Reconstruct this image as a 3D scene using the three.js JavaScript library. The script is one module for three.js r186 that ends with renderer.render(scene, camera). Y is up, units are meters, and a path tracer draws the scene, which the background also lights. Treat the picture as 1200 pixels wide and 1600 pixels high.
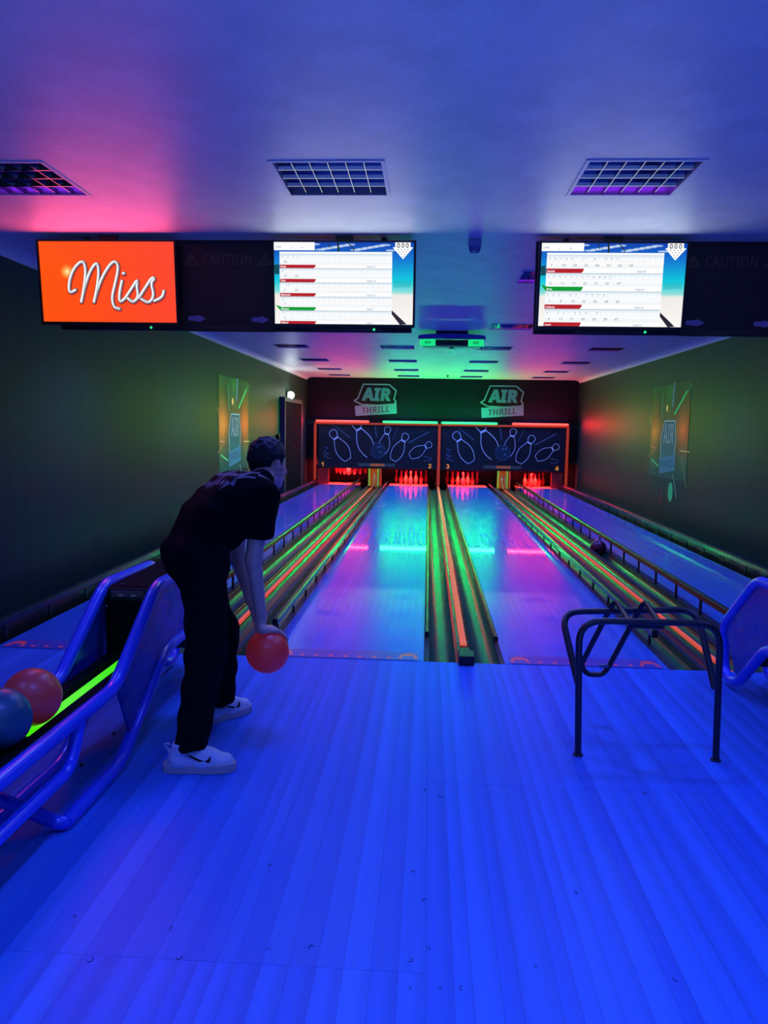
import * as THREE from 'three';
import { RoundedBoxGeometry } from 'three/addons/geometries/RoundedBoxGeometry.js';
import { mergeGeometries, mergeVertices } from 'three/addons/utils/BufferGeometryUtils.js';
import { ImprovedNoise } from 'three/addons/math/ImprovedNoise.js';
import { RectAreaLightUniformsLib } from 'three/addons/lights/RectAreaLightUniformsLib.js';

// ------------------------------------------------------------------ camera, exposure, light levels
const V = (x, y, d) => new THREE.Vector3(x, y, -d);            // d: metres in front of the camera
const scene = new THREE.Scene();
scene.background = new THREE.Color(0, 0, 0);
const renderer = new THREE.WebGLRenderer({ antialias: true });
renderer.toneMapping = THREE.LinearToneMapping;
renderer.toneMappingExposure = 1;
renderer.shadowMap.enabled = true;
RectAreaLightUniformsLib.init();
const camera = new THREE.PerspectiveCamera(66.74, 0.75, 0.05, 60);
{
  const p = 6.143 * Math.PI / 180, y = 3.188 * Math.PI / 180, r = 0.944 * Math.PI / 180;
  const fwd = new THREE.Vector3(-Math.sin(y) * Math.cos(p), -Math.sin(p), -Math.cos(y) * Math.cos(p));
  const right0 = new THREE.Vector3(Math.cos(y), 0, -Math.sin(y)), up0 = new THREE.Vector3().crossVectors(right0, fwd);
  const right = right0.clone().multiplyScalar(Math.cos(r)).addScaledVector(up0, Math.sin(r));
  const up = up0.clone().multiplyScalar(Math.cos(r)).addScaledVector(right0, -Math.sin(r));
  camera.quaternion.setFromRotationMatrix(new THREE.Matrix4().makeBasis(right, up, fwd.clone().negate()));
  camera.position.set(0, 1.47, 0);
}
const BLUE = new THREE.Color().setRGB(0.07, 0.13, 1.0), BLUE_LEVEL = 7.6, FILL_BLUE = new THREE.Color().setRGB(0.13, 0.27, 1.0);      // ultraviolet-blue tubes in the ceiling fittings; last colour is fill behind the viewer
const LED_RED = new THREE.Color().setRGB(1.0, 0.02, 0.03), LED_GREEN = new THREE.Color().setRGB(0.01, 1.0, 0.13), LED_LEVEL = 190;
const SCREEN_LEVEL = 3.0;

// ------------------------------------------------------------------ helpers
let seed = 7;
const rnd = () => { seed = (seed * 1664525 + 1013904223) >>> 0; return seed / 4294967296; };
const used = new Map();
const numbered = (name) => { const n = used.get(name) ?? 0; used.set(name, n + 1); return n ? name + '_' + String(n).padStart(3, '0') : name; };
function shade(m) { m.castShadow = m.receiveShadow = true; return m; }
function mesh(name, geo, mat, parent) {
  const m = shade(new THREE.Mesh(geo, mat)); m.name = parent ? name : numbered(name);
  (parent ?? scene).add(m); return m;
}
function thing(name, label, category, at, group) {
  const o = new THREE.Group(); o.name = numbered(name); o.position.copy(at ?? new THREE.Vector3()); scene.add(o);
  o.userData = { label, category }; if (group) o.userData.group = group; return o;
}
function tag(o, label, category, group) { o.userData.label = label; o.userData.category = category; if (group) o.userData.group = group; return o; }
function copyOf(o, label) { const c = o.clone(); c.name = numbered(o.name.replace(/_\d{3}$/, '')); scene.add(c); c.userData = { ...o.userData }; if (label) c.userData.label = label; return c; }
function structure(o) { o.userData.kind = 'structure'; return o; }
const lin = (r, g, b) => new THREE.Color().setRGB(r, g, b);
function mat(color, roughness = 0.6, extra = {}) { return new THREE.MeshPhysicalMaterial({ color: Array.isArray(color) ? lin(...color) : color, roughness, metalness: 0, ...extra }); }
function box(w, h, d, x = 0, y = 0, z = 0) { return new THREE.BoxGeometry(w, h, d).translate(x, y, z); }
function rbox(w, h, d, r, x = 0, y = 0, z = 0, s = 2) { return new RoundedBoxGeometry(w, h, d, s, r).translate(x, y, z); }
function merge(list) { return mergeGeometries(list.map((g) => { const n = g.index ? g.toNonIndexed() : g; for (const k of Object.keys(n.attributes)) if (!['position', 'normal', 'uv'].includes(k)) n.deleteAttribute(k); return n; })); }
// a bar that runs away from the camera: x0..x1, y0..y1, d0..d1
function run(x0, x1, y0, y1, d0, d1) { return new THREE.BoxGeometry(x1 - x0, y1 - y0, d1 - d0).translate((x0 + x1) / 2, (y0 + y1) / 2, -(d0 + d1) / 2); }
// profile in x,y drawn out along depth
function channel(pts, d0, d1) {
  const s = new THREE.Shape(pts.map(([x, y]) => new THREE.Vector2(x, y)));
  return new THREE.ExtrudeGeometry(s, { depth: d1 - d0, bevelEnabled: false, curveSegments: 6 }).translate(0, 0, -d1);
}
function metricUV(g, f) { const p = g.attributes.position, u = new Float32Array(p.count * 2); for (let i = 0; i < p.count; i++) { const [a, b] = f(p.getX(i), p.getY(i), p.getZ(i)); u[2 * i] = a; u[2 * i + 1] = b; } g.setAttribute('uv', new THREE.BufferAttribute(u, 2)); return g; }
// tube through points with rounded corners
function roundedPath(pts, r, closed = false) {
  const path = new THREE.CurvePath(), n = pts.length;
  let prev = null;
  const corner = (i) => {
    const p = pts[i], a = pts[(i + n - 1) % n], b = pts[(i + 1) % n];
    const rr = Math.min(r, p.distanceTo(a) * 0.48, p.distanceTo(b) * 0.48);
    return [p.clone().add(a.clone().sub(p).setLength(rr)), p, p.clone().add(b.clone().sub(p).setLength(rr))];
  };
  if (!closed) prev = pts[0];
  for (let i = closed ? 0 : 1; i < (closed ? n : n - 1); i++) {
    const [s, c, e] = corner(i);
    if (prev) path.add(new THREE.LineCurve3(prev, s));
    path.add(new THREE.QuadraticBezierCurve3(s, c, e)); prev = e;
  }
  if (closed) path.add(new THREE.LineCurve3(prev, corner(0)[0])); else path.add(new THREE.LineCurve3(prev, pts[n - 1]));
  return path;
}
function tube(pts, radius, bend = 0.08, closed = false, seg = 8, radial = 10) {
  const path = roundedPath(pts, bend, closed), frames = [];
  for (const c of path.curves) { const k = c.isLineCurve3 ? 1 : seg; for (let j = 0; j < k; j++) frames.push(c.getPoint(j / k)); }
  if (!closed) frames.push(path.curves.at(-1).getPoint(1));
  const curve = new THREE.CurvePath();
  for (let i = 0; i + 1 < frames.length; i++) if (frames[i].distanceTo(frames[i + 1]) > 1e-5) curve.add(new THREE.LineCurve3(frames[i], frames[i + 1]));
  if (closed) curve.add(new THREE.LineCurve3(frames.at(-1), frames[0]));
  // own sweep, so that every ring lies in the bisecting plane
  const P = closed ? frames : frames, N = P.length, pos = [], nor = [], uv = [], idx = [];
  let ref = null, dist = 0;
  const T = P.map((p, i) => { const a = P[closed ? (i + N - 1) % N : Math.max(i - 1, 0)], b = P[closed ? (i + 1) % N : Math.min(i + 1, N - 1)]; return b.clone().sub(a).normalize(); });
  const rings = closed ? N + 1 : N;
  for (let k = 0; k < rings; k++) {
    const i = k % N, t = T[i];
    if (!ref) ref = Math.abs(t.y) < 0.9 ? new THREE.Vector3(0, 1, 0) : new THREE.Vector3(1, 0, 0);
    ref = ref.clone().addScaledVector(t, -ref.dot(t)).normalize();
    const bi = new THREE.Vector3().crossVectors(t, ref);
    if (k) dist += P[i].distanceTo(P[(k - 1) % N]);
    for (let j = 0; j <= radial; j++) {
      const a = j / radial * Math.PI * 2, n = ref.clone().multiplyScalar(Math.cos(a)).addScaledVector(bi, Math.sin(a));
      pos.push(P[i].x + n.x * radius, P[i].y + n.y * radius, P[i].z + n.z * radius); nor.push(n.x, n.y, n.z); uv.push(j / radial * radius * 6.28, dist);
    }
  }
  const w = radial + 1;
  for (let k = 0; k + 1 < rings; k++) for (let j = 0; j < radial; j++) { const a = k * w + j; idx.push(a, a + 1, a + w, a + 1, a + w + 1, a + w); }
  if (!closed) for (const [k, s] of [[0, -1], [rings - 1, 1]]) {
    const c = pos.length / 3, t = T[k].clone().multiplyScalar(s), start = c + 1;
    pos.push(P[k].x, P[k].y, P[k].z); nor.push(t.x, t.y, t.z); uv.push(0, 0);
    for (let j = 0; j < w; j++) { const a = (k * w + j) * 3; pos.push(pos[a], pos[a + 1], pos[a + 2]); nor.push(t.x, t.y, t.z); uv.push(0, 0); }
    for (let j = 0; j < radial; j++) s > 0 ? idx.push(c, start + j, start + j + 1) : idx.push(c, start + j + 1, start + j);
  }
  const g = new THREE.BufferGeometry();
  g.setAttribute('position', new THREE.Float32BufferAttribute(pos, 3)); g.setAttribute('normal', new THREE.Float32BufferAttribute(nor, 3)); g.setAttribute('uv', new THREE.Float32BufferAttribute(uv, 2)); g.setIndex(idx);
  return g;
}
function canvasTexture(w, h, draw, repeat = false) {
  const c = document.createElement('canvas'); c.width = w; c.height = h; draw(c.getContext('2d'), w, h);
  const t = new THREE.CanvasTexture(c); t.colorSpace = THREE.SRGBColorSpace; t.magFilter = THREE.LinearFilter; t.anisotropy = 8;
  if (repeat) t.wrapS = t.wrapT = THREE.RepeatWrapping; return t;
}
function noiseTexture(w, h, f, srgb) {
  const data = new Uint8Array(w * h * 4);
  for (let y = 0; y < h; y++) for (let x = 0; x < w; x++) { const v = f(x / w, y / h), o = (y * w + x) * 4; for (let c = 0; c < 3; c++) data[o + c] = Math.max(0, Math.min(255, (v[c] ?? v) * 255)); data[o + 3] = 255; }
  const t = new THREE.DataTexture(data, w, h); t.wrapS = t.wrapT = THREE.RepeatWrapping; t.magFilter = THREE.LinearFilter; t.minFilter = THREE.LinearMipmapLinearFilter; t.generateMipmaps = true;
  if (srgb) t.colorSpace = THREE.SRGBColorSpace; t.needsUpdate = true; return t;
}
// tileable value noise
function tileNoise(nx, ny, s) {
  const g = []; let q = s; const r = () => { q = (q * 1103515245 + 12345) >>> 0; return q / 4294967296; };
  for (let i = 0; i < nx * ny; i++) g.push(r());
  return (u, v) => {
    const x = ((u % 1) + 1) % 1 * nx, y = ((v % 1) + 1) % 1 * ny, x0 = Math.floor(x) % nx, y0 = Math.floor(y) % ny, fx = x - Math.floor(x), fy = y - Math.floor(y), sx = fx * fx * (3 - 2 * fx), sy = fy * fy * (3 - 2 * fy);
    const a = g[y0 * nx + x0], b = g[y0 * nx + (x0 + 1) % nx], c = g[((y0 + 1) % ny) * nx + x0], d = g[((y0 + 1) % ny) * nx + (x0 + 1) % nx];
    return (a * (1 - sx) + b * sx) * (1 - sy) + (c * (1 - sx) + d * sx) * sy;
  };
}
// surface of a distance field on a grid (surface nets)
function surface(f, lo, hi, h) {
  const nx = Math.ceil((hi.x - lo.x) / h) + 1, ny = Math.ceil((hi.y - lo.y) / h) + 1, nz = Math.ceil((hi.z - lo.z) / h) + 1, F = new Float32Array(nx * ny * nz), p = new THREE.Vector3();
  const id = (i, j, k) => (k * ny + j) * nx + i;
  for (let k = 0; k < nz; k++) for (let j = 0; j < ny; j++) for (let i = 0; i < nx; i++) F[id(i, j, k)] = f(p.set(lo.x + i * h, lo.y + j * h, lo.z + k * h));
  const vid = new Int32Array(nx * ny * nz).fill(-1), pos = [], idx = [];
  const edges = [[0, 1], [2, 3], [4, 5], [6, 7], [0, 2], [1, 3], [4, 6], [5, 7], [0, 4], [1, 5], [2, 6], [3, 7]];
  for (let k = 0; k < nz - 1; k++) for (let j = 0; j < ny - 1; j++) for (let i = 0; i < nx - 1; i++) {
    const c = []; let neg = 0;
    for (let m = 0; m < 8; m++) { const v = F[id(i + (m & 1), j + ((m >> 1) & 1), k + (m >> 2))]; c.push(v); if (v < 0) neg++; }
    if (!neg || neg === 8) continue;
    let x = 0, y = 0, z = 0, n = 0;
    for (const [a, b] of edges) if ((c[a] < 0) !== (c[b] < 0)) { const t = c[a] / (c[a] - c[b]); x += (a & 1) + t * ((b & 1) - (a & 1)); y += ((a >> 1) & 1) + t * (((b >> 1) & 1) - ((a >> 1) & 1)); z += (a >> 2) + t * ((b >> 2) - (a >> 2)); n++; }
    vid[id(i, j, k)] = pos.length / 3; pos.push(lo.x + (i + x / n) * h, lo.y + (j + y / n) * h, lo.z + (k + z / n) * h);
  }
  const quad = (a, b, c, d, flip) => { if (a < 0 || b < 0 || c < 0 || d < 0) return; flip ? idx.push(a, c, b, a, d, c) : idx.push(a, b, c, a, c, d); };
  for (let k = 1; k < nz - 1; k++) for (let j = 1; j < ny - 1; j++) for (let i = 1; i < nx - 1; i++) {
    const s = F[id(i, j, k)] < 0;
    if (s !== F[id(i + 1, j, k)] < 0) quad(vid[id(i, j - 1, k - 1)], vid[id(i, j, k - 1)], vid[id(i, j, k)], vid[id(i, j - 1, k)], !s);
    if (s !== F[id(i, j + 1, k)] < 0) quad(vid[id(i - 1, j, k - 1)], vid[id(i - 1, j, k)], vid[id(i, j, k)], vid[id(i, j, k - 1)], !s);
    if (s !== F[id(i, j, k + 1)] < 0) quad(vid[id(i - 1, j - 1, k)], vid[id(i, j - 1, k)], vid[id(i, j, k)], vid[id(i - 1, j, k)], !s);
  }
  const g = new THREE.BufferGeometry(); g.setAttribute('position', new THREE.Float32BufferAttribute(pos, 3)); g.setIndex(idx); g.computeVertexNormals();
  return metricUV(g, (x, y, z) => [x + z * 0.3, y]);
}
const A = new THREE.Vector3(), B = new THREE.Vector3();
function bone(p, a, b, ra, rb) { A.copy(b).sub(a); const t = Math.max(0, Math.min(1, B.copy(p).sub(a).dot(A) / Math.max(A.lengthSq(), 1e-9))); return Math.hypot(p.x - a.x - A.x * t, p.y - a.y - A.y * t, p.z - a.z - A.z * t) - (ra + (rb - ra) * t); }
const smin = (a, b, k) => { const h = Math.max(k - Math.abs(a - b), 0) / k; return Math.min(a, b) - h * h * k * 0.25; };
function areaLight(name, color, level, w, h, at, towards, parent) {
  const l = new THREE.RectAreaLight(color, level, w, h); l.name = name; l.position.copy(at); l.lookAt(at.clone().add(towards)); (parent ?? scene).add(l); return l;
}

// ------------------------------------------------------------------ measures of the room
const CEIL = 2.76, XL = -3.18, XR = 3.8, BACK = 20.28, FRONT = -4.2, FOUL = 4.82, DECK = 20.0;
const LANES = [[-2.81, -1.79], [-1.014, 0.0], [0.514, 1.535], [2.30, 3.32]];
const PALE = [0.055, 0.225, 0.80];  // blue glow under ultraviolet put into the base colour of the pale floor

// ------------------------------------------------------------------ shared textures and materials
const nA = tileNoise(16, 16, 3), nB = tileNoise(64, 64, 5), nC = tileNoise(128, 128, 9), nLong = tileNoise(64, 4, 11), nLong2 = tileNoise(128, 8, 13);
const grainTex = noiseTexture(256, 512, (u, v) => { const a = 0.86 + 0.09 * nLong(u, v) + 0.05 * nLong2(u, v * 2); return a; }, true);
const speckTex = noiseTexture(256, 256, (u, v) => 0.35 + 0.4 * nA(u, v) + 0.25 * nC(u, v));
const wallTex = noiseTexture(256, 256, (u, v) => 0.82 + 0.12 * Math.pow(Math.abs(Math.sin(u * Math.PI * 8)), 0.4) * nLong(u, v) + 0.1 * nB(u, v), true);
wallTex.repeat.set(0.5, 0.5);
const plasterTex = noiseTexture(256, 256, (u, v) => 0.9 + 0.06 * nA(u, v) + 0.04 * nC(u, v), true);
plasterTex.repeat.set(0.5, 0.5);
const weaveTex = noiseTexture(128, 128, (u, v) => 0.5 + 0.25 * Math.sin(u * 201) + 0.25 * Math.sin(v * 201));
const TONES = [0.82, 0.91, 0.97, 1.04, 1.15];
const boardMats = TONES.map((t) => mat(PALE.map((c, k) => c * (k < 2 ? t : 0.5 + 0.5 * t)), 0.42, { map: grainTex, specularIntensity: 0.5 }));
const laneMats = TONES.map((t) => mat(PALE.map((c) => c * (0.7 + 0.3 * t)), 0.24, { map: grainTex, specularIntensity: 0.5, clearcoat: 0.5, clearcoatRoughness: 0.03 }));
const M = {
  wall: mat([0.018, 0.052, 0.045], 0.5, { map: wallTex, specularIntensity: 0.42 }),
  backWall: mat([0.014, 0.014, 0.022], 0.85, { map: plasterTex, specularIntensity: 0.3 }),
  ceiling: mat([0.8, 0.8, 0.82], 0.47, { map: plasterTex, specularIntensity: 1 }),
  coving: mat([0.8, 0.8, 0.8], 0.6),
  dark: mat([0.012, 0.012, 0.016], 0.6, { roughnessMap: speckTex }),
  matt: mat([0.006, 0.006, 0.008], 0.9, { specularIntensity: 0.15 }),
  board: mat([0.008, 0.008, 0.012], 0.55),
  blackPlastic: mat([0.01, 0.01, 0.012], 0.35),
  gutter: mat([0.008, 0.10, 0.04], 0.27),  // green reflection of the light bars tinted into the dark plastic
  ridge: mat([0.03, 0.03, 0.03], 0.5),
  rail: mat([0.012, 0.016, 0.015], 0.25),
  bracket: mat([0.05, 0.05, 0.05], 0.35, { metalness: 0.7 }),
  steel: mat([0.5, 0.5, 0.52], 0.25, { metalness: 1 }),
  mirror: mat([0.14, 0.14, 0.17], 0.12, { metalness: 1 }),
  orangeStrip: mat([0.7, 0.12, 0.03], 0.5, { emissive: lin(0.62, 0.07, 0.025), emissiveIntensity: 0.9 }),
  lime: mat([0.25, 0.8, 0.02], 0.5, { emissive: lin(0.05, 0.78, 0.0), emissiveIntensity: 1 }),
  limeBar: mat([0.25, 0.5, 0.05], 0.5, { emissive: lin(0.16, 0.3, 0.02), emissiveIntensity: 0.8 }),
  orangeFrame: mat([0.55, 0.08, 0.02], 0.5, { emissive: lin(0.5, 0.035, 0.01), emissiveIntensity: 0.5 }),
  orangePrint: mat([0.8, 0.3, 0.05], 0.6, { emissive: lin(0.75, 0.2, 0.03), emissiveIntensity: 0.7 }),
  bluePlastic: mat([0.012, 0.032, 0.34], 0.42, { roughnessMap: speckTex }),
  blueTube: mat([0.03, 0.08, 0.8], 0.28, { clearcoat: 0.5, clearcoatRoughness: 0.15 }),
  pin: mat([0.85, 0.16, 0.13], 0.3, { clearcoat: 0.6, clearcoatRoughness: 0.1 }),  // red of the pit lamps put into the colour of whitish pins
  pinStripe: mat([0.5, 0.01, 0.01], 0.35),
};

// ------------------------------------------------------------------ the room
{
  // ceiling with an opening for every light fitting
  const s = new THREE.Shape(); s.moveTo(XL - 0.1, FRONT - 0.1); s.lineTo(XR + 0.1, FRONT - 0.1); s.lineTo(XR + 0.1, BACK + 0.1); s.lineTo(XL - 0.1, BACK + 0.1); s.closePath();
  const holes = [];
  var FITTINGS = [];
  for (const d of [-3.0, -1.0, 1.5, 4.2, 6.8, 10.0, 12.6, 15.1, 17.4, 19.35]) for (const x of [-2.23, -0.53, 1.01, 2.75]) FITTINGS.push([x, d]);
  for (const [x, d] of FITTINGS) { const h = new THREE.Path(); const a = 0.275; h.moveTo(x - a, d - a); h.lineTo(x - a, d + a); h.lineTo(x + a, d + a); h.lineTo(x + a, d - a); h.closePath(); s.holes.push(h); }
  const g = new THREE.ExtrudeGeometry(s, { depth: 0.02, bevelEnabled: false }).rotateX(-Math.PI / 2).translate(0, CEIL, 0);
  structure(mesh('ceiling', metricUV(g, (x, y, z) => [x, z]), M.ceiling));
  structure(mesh('ceiling_slab', box(XR - XL + 0.4, 0.1, BACK - FRONT + 2.4, (XL + XR) / 2, CEIL + 0.25, -(BACK + FRONT + 1.5) / 2), M.dark));
  structure(mesh('wall_left', metricUV(run(XL - 0.15, XL, -0.3, CEIL + 0.3, FRONT, BACK + 1.5), (x, y, z) => [z, y]), M.wall));
  structure(mesh('wall_right', metricUV(run(XR, XR + 0.15, -0.3, CEIL + 0.3, FRONT, BACK + 1.5), (x, y, z) => [z, y]), M.wall));
  structure(mesh('wall_front', run(XL - 0.15, XR + 0.15, -0.3, CEIL + 0.3, FRONT - 0.15, FRONT), M.wall));
  // back wall: solid above the masking panels and beside them, open over the pin decks
  structure(mesh('wall_back', metricUV(merge([run(XL, XR, 0.5, CEIL + 0.2, BACK, BACK + 0.12), run(XL, -2.97, -0.3, 0.5, BACK, BACK + 0.12), run(3.57, XR, -0.3, 0.5, BACK, BACK + 0.12)]), (x, y, z) => [x, y]), M.backWall));
  structure(mesh('wall_pit', run(XL, XR, -0.3, 0.6, BACK + 1.3, BACK + 1.4), M.dark));
  // coving
  const cov = (flip) => { const p = [[0, 0], [0, -0.07]]; for (let i = 1; i < 6; i++) { const a = i / 6 * Math.PI / 2; p.push([0.13 - 0.13 * Math.cos(a) + 0, -0.07 + 0.07 * Math.sin(a)]); } p.push([0.13, 0]); return p.map(([x, y]) => [flip ? XR - x : XL + x, CEIL + y]); };
  structure(mesh('trim_1', channel(cov(false), FRONT, BACK), M.coving));
  structure(mesh('trim_2', channel(cov(true), FRONT, BACK), M.coving));
  // strips of dark floor at the walls, and the bed under everything
  structure(mesh('floor_bed', run(XL, XR, -0.35, -0.16, FRONT, BACK + 1.4), M.dark));
  structure(mesh('floor_strip', merge([run(XL, -3.04, -0.16, 0, FOUL, BACK), run(3.56, XR, -0.16, 0, FOUL, BACK)]), mat([0.05, 0.045, 0.04], 0.8, { roughnessMap: speckTex })));
}
// approach floor: long pale boards laid towards the lanes
{
  const f = new THREE.Group(); f.name = 'floor'; f.userData.kind = 'structure'; scene.add(f);
  structure(f);
  mesh('subfloor', run(XL, XR, -0.16, -0.03, FRONT, FOUL), M.dark, f);
  const START = 1.1, cache = new Map(), geo = (w, len) => { const k = w + ' ' + len.toFixed(3); if (!cache.has(k)) cache.set(k, metricUV(box(w - 0.0005, 0.03, len - 0.0012), (x, y, z) => [x * 0.6, z * 0.12])); return cache.get(k); };
  let x = XL + 0.004, last = -1, count = 0;
  while (x < XR - 0.03) {
    const w = Math.min([0.05, 0.075, 0.075, 0.1][Math.floor(rnd() * 4)], XR - x), c = x + w / 2, seam = c < -1.3 ? 3.0 : c < 0.05 ? 1.97 : c < 1.35 ? 3.12 : 2.3;
    let tone = Math.floor(rnd() * 5); if (tone === last) tone = (tone + 2) % 5; last = tone;
    for (const [a, b] of [[START, seam], [seam, FOUL]]) { const m = mesh(count++ ? 'board_' + String(count - 1).padStart(3, '0') : 'board', geo(w, b - a), boardMats[tone], f); m.position.set(c, -0.015 + (rnd() - 0.5) * 0.0003, -(a + b) / 2); }
    x += w;
  }
  // unseen pale tiles added behind the viewer to bounce light onto the ceiling
  const tileM = [0.5, 0.55].map((v) => mat([v, v, v * 1.05], 0.6)), tg = box(0.995, 0.03, 0.995);
  for (let i = 0; i < 7; i++) for (let k = 0; k < 5; k++) { const t = mesh('bounce_tile', tg, tileM[(i + k) % 2], f); t.position.set(XL + 0.5 + i, -0.015, -(START - 0.5 - k)); }
  // small dents left by dropped balls
  const dentG = new THREE.TorusGeometry(0.006, 0.0009, 4, 10, 3.6).rotateX(-Math.PI / 2), dentM = mat([0.01, 0.015, 0.05], 0.8);
  for (const [dx, dd] of [[-0.02, 2.02], [0.02, 2.3], [0.03, 2.07], [0.33, 2.02], [0.5, 2.38], [-0.3, 2.05], [-0.42, 2.03], [-1.03, 2.13], [-0.72, 2.1], [-0.66, 1.98], [0.06, 1.92], [0.12, 1.92], [-0.02, 1.91], [-0.02, 2.45], [-0.5, 2.45], [0.08, 3.0], [0.02, 3.05], [0.7, 2.0], [-0.9, 1.95], [0.92, 3.1]]) { const m = mesh('dent', dentG, dentM, f); m.position.set(dx, 0.0006, -dd); m.rotation.y = rnd() * 6; m.scale.setScalar(0.8 + rnd()); }
}

// ------------------------------------------------------------------ ceiling light fittings
{
  const frame = merge([box(0.572, 0.005, 0.018, 0, -0.0025, -0.277), box(0.572, 0.005, 0.018, 0, -0.0025, 0.277), box(0.018, 0.005, 0.536, -0.277, -0.0025, 0), box(0.018, 0.005, 0.536, 0.277, -0.0025, 0)]);
  const housing = merge([box(0.55, 0.008, 0.55, 0, 0.1, 0), box(0.008, 0.1, 0.55, -0.271, 0.05, 0), box(0.008, 0.1, 0.55, 0.271, 0.05, 0), box(0.55, 0.1, 0.008, 0, 0.05, -0.271), box(0.55, 0.1, 0.008, 0, 0.05, 0.271)]);
  // long V-shaped reflectors run across, thin blades run away from the viewer
  const vee = channel([[-0.003, 0], [0.003, 0], [0.010, 0.016], [0.02, 0.032], [-0.02, 0.032], [-0.010, 0.016]], -0.265, 0.265).rotateY(Math.PI / 2);
  const blade = (() => { const s = new THREE.Shape(); s.moveTo(-0.265, 0.0); s.lineTo(0.265, 0.0); s.lineTo(0.265, 0.03); for (let k = 3; k >= 0; k--) { const c = -0.2 + k * 0.133; s.quadraticCurveTo(c, 0.018, c - 0.0665, 0.03); } s.closePath(); return new THREE.ExtrudeGeometry(s, { depth: 0.003, bevelEnabled: false }).rotateY(Math.PI / 2); })();
  const tubeG = new THREE.CylinderGeometry(0.011, 0.011, 0.52, 10).rotateZ(Math.PI / 2);
  const tubeM = mat([0.3, 0.25, 0.5], 0.4, { emissive: lin(0.3, 0.02, 1), emissiveIntensity: 2.5 });
  const deadTube = mat([0.6, 0.6, 0.65], 0.4);
  const frameM = mat([0.72, 0.72, 0.74], 0.5), houseM = mat([0.45, 0.45, 0.5], 0.3, { metalness: 0.8 });
  const make = (lit) => {
    const o = new THREE.Group();
    mesh('frame', frame, frameM, o); mesh('housing', housing, houseM, o);
    for (const z of [-0.133, 0, 0.133]) { const v = mesh('reflector', vee, M.mirror, o); v.position.set(0, 0.003, z); }
    for (let k = 0; k < 5; k++) { const b = mesh('blade', blade, M.mirror, o); b.position.set(-0.18 + k * 0.09, 0.003, 0); }
    for (let k = 0; k < 4; k++) { const t = mesh('tube', tubeG, lit === 4 || k === lit ? tubeM : deadTube, o); t.position.set(0, 0.048, -0.2 + k * 0.1333); }
    return o;
  };
  const col = ['leftmost of four', 'second of four from left', 'second of four from right', 'rightmost of four'];
  const rowName = { 4.2: 'just in front of the screens', 6.8: 'just behind the hanging screens', '10': 'in the second row past the screens', 12.6: 'in the third row past the screens', 15.1: 'in the fourth row past the screens', 17.4: 'in the last row but one', 19.35: 'in the row nearest the back wall' };
  for (const [i, [x, d]] of FITTINGS.entries()) {
    const front = d === 4.2;
    const o = make(front ? (i % 4 === 1 ? 9 : 0) : 4);
    o.name = numbered('ceiling_light'); o.position.set(x, CEIL, -d); scene.add(o);
    const where = d < 2 ? (d < -2 ? 'in the added farthest row behind the viewer' : d < 0 ? 'in the near row behind the viewer' : 'above the viewer') : rowName[d];
    tag(o, 'louvred ceiling light ' + where + ', ' + col[i % 4], 'ceiling light', 'louvred ceiling lights');
    const lamp = new THREE.SpotLight(d < 0 ? FILL_BLUE : BLUE, BLUE_LEVEL * (d < -2 ? 4.5 : d < 0 ? 3.2 : d < 5 ? [0.6, 1, 1, 1.1][i % 4] : 1.6), 0, 1.03, 0.7, 2);  // behind the viewer: near row boosted, farthest row added, to brighten the ceiling
    lamp.name = 'tube_light'; lamp.castShadow = true; lamp.shadow.radius = 6; lamp.position.copy(V(x, CEIL - 0.02, d)); lamp.target.position.copy(V(x, 0, d)); scene.add(lamp, lamp.target); lamp.target.name = 'aim';
  }
}

// ------------------------------------------------------------------ lanes
const foulPrint = canvasTexture(1024, 192, (c, w, h) => {
  c.fillStyle = '#3a3fae'; c.fillRect(0, 0, w, h);
  c.fillStyle = 'rgba(190,70,110,0.35)'; for (let i = 0; i < 400; i++) c.fillRect((i * 379) % w, (i * 97) % h, 22, 3);
  c.fillStyle = '#ef5a63';
  for (let i = 0; i < 7; i++) { c.beginPath(); c.ellipse(w * (0.2 + i * 0.1), h * 0.74, 15, 20, 0, 0, 7); c.fill(); }
  for (const s of [0.07, 0.93]) { c.lineWidth = 26; c.strokeStyle = '#ef5a63'; c.beginPath(); c.moveTo(w * s - 58, h * 0.82); c.quadraticCurveTo(w * s - 40, h * 0.22, w * s, h * 0.26); c.quadraticCurveTo(w * s + 40, h * 0.22, w * s + 58, h * 0.82); c.stroke(); c.beginPath(); c.ellipse(w * s, h * 0.42, 40, 24, 0, 0, 7); c.fill(); }
});
const foulMat = mat([1, 1, 1], 0.35, { map: foulPrint, emissive: lin(0.16, 0.1, 0.16), emissiveMap: foulPrint, emissiveIntensity: 1, clearcoat: 0.5, clearcoatRoughness: 0.1 });
const deckMat = mat([0.6, 0.5, 0.48], 0.35, { clearcoat: 0.5, clearcoatRoughness: 0.1 });
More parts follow.
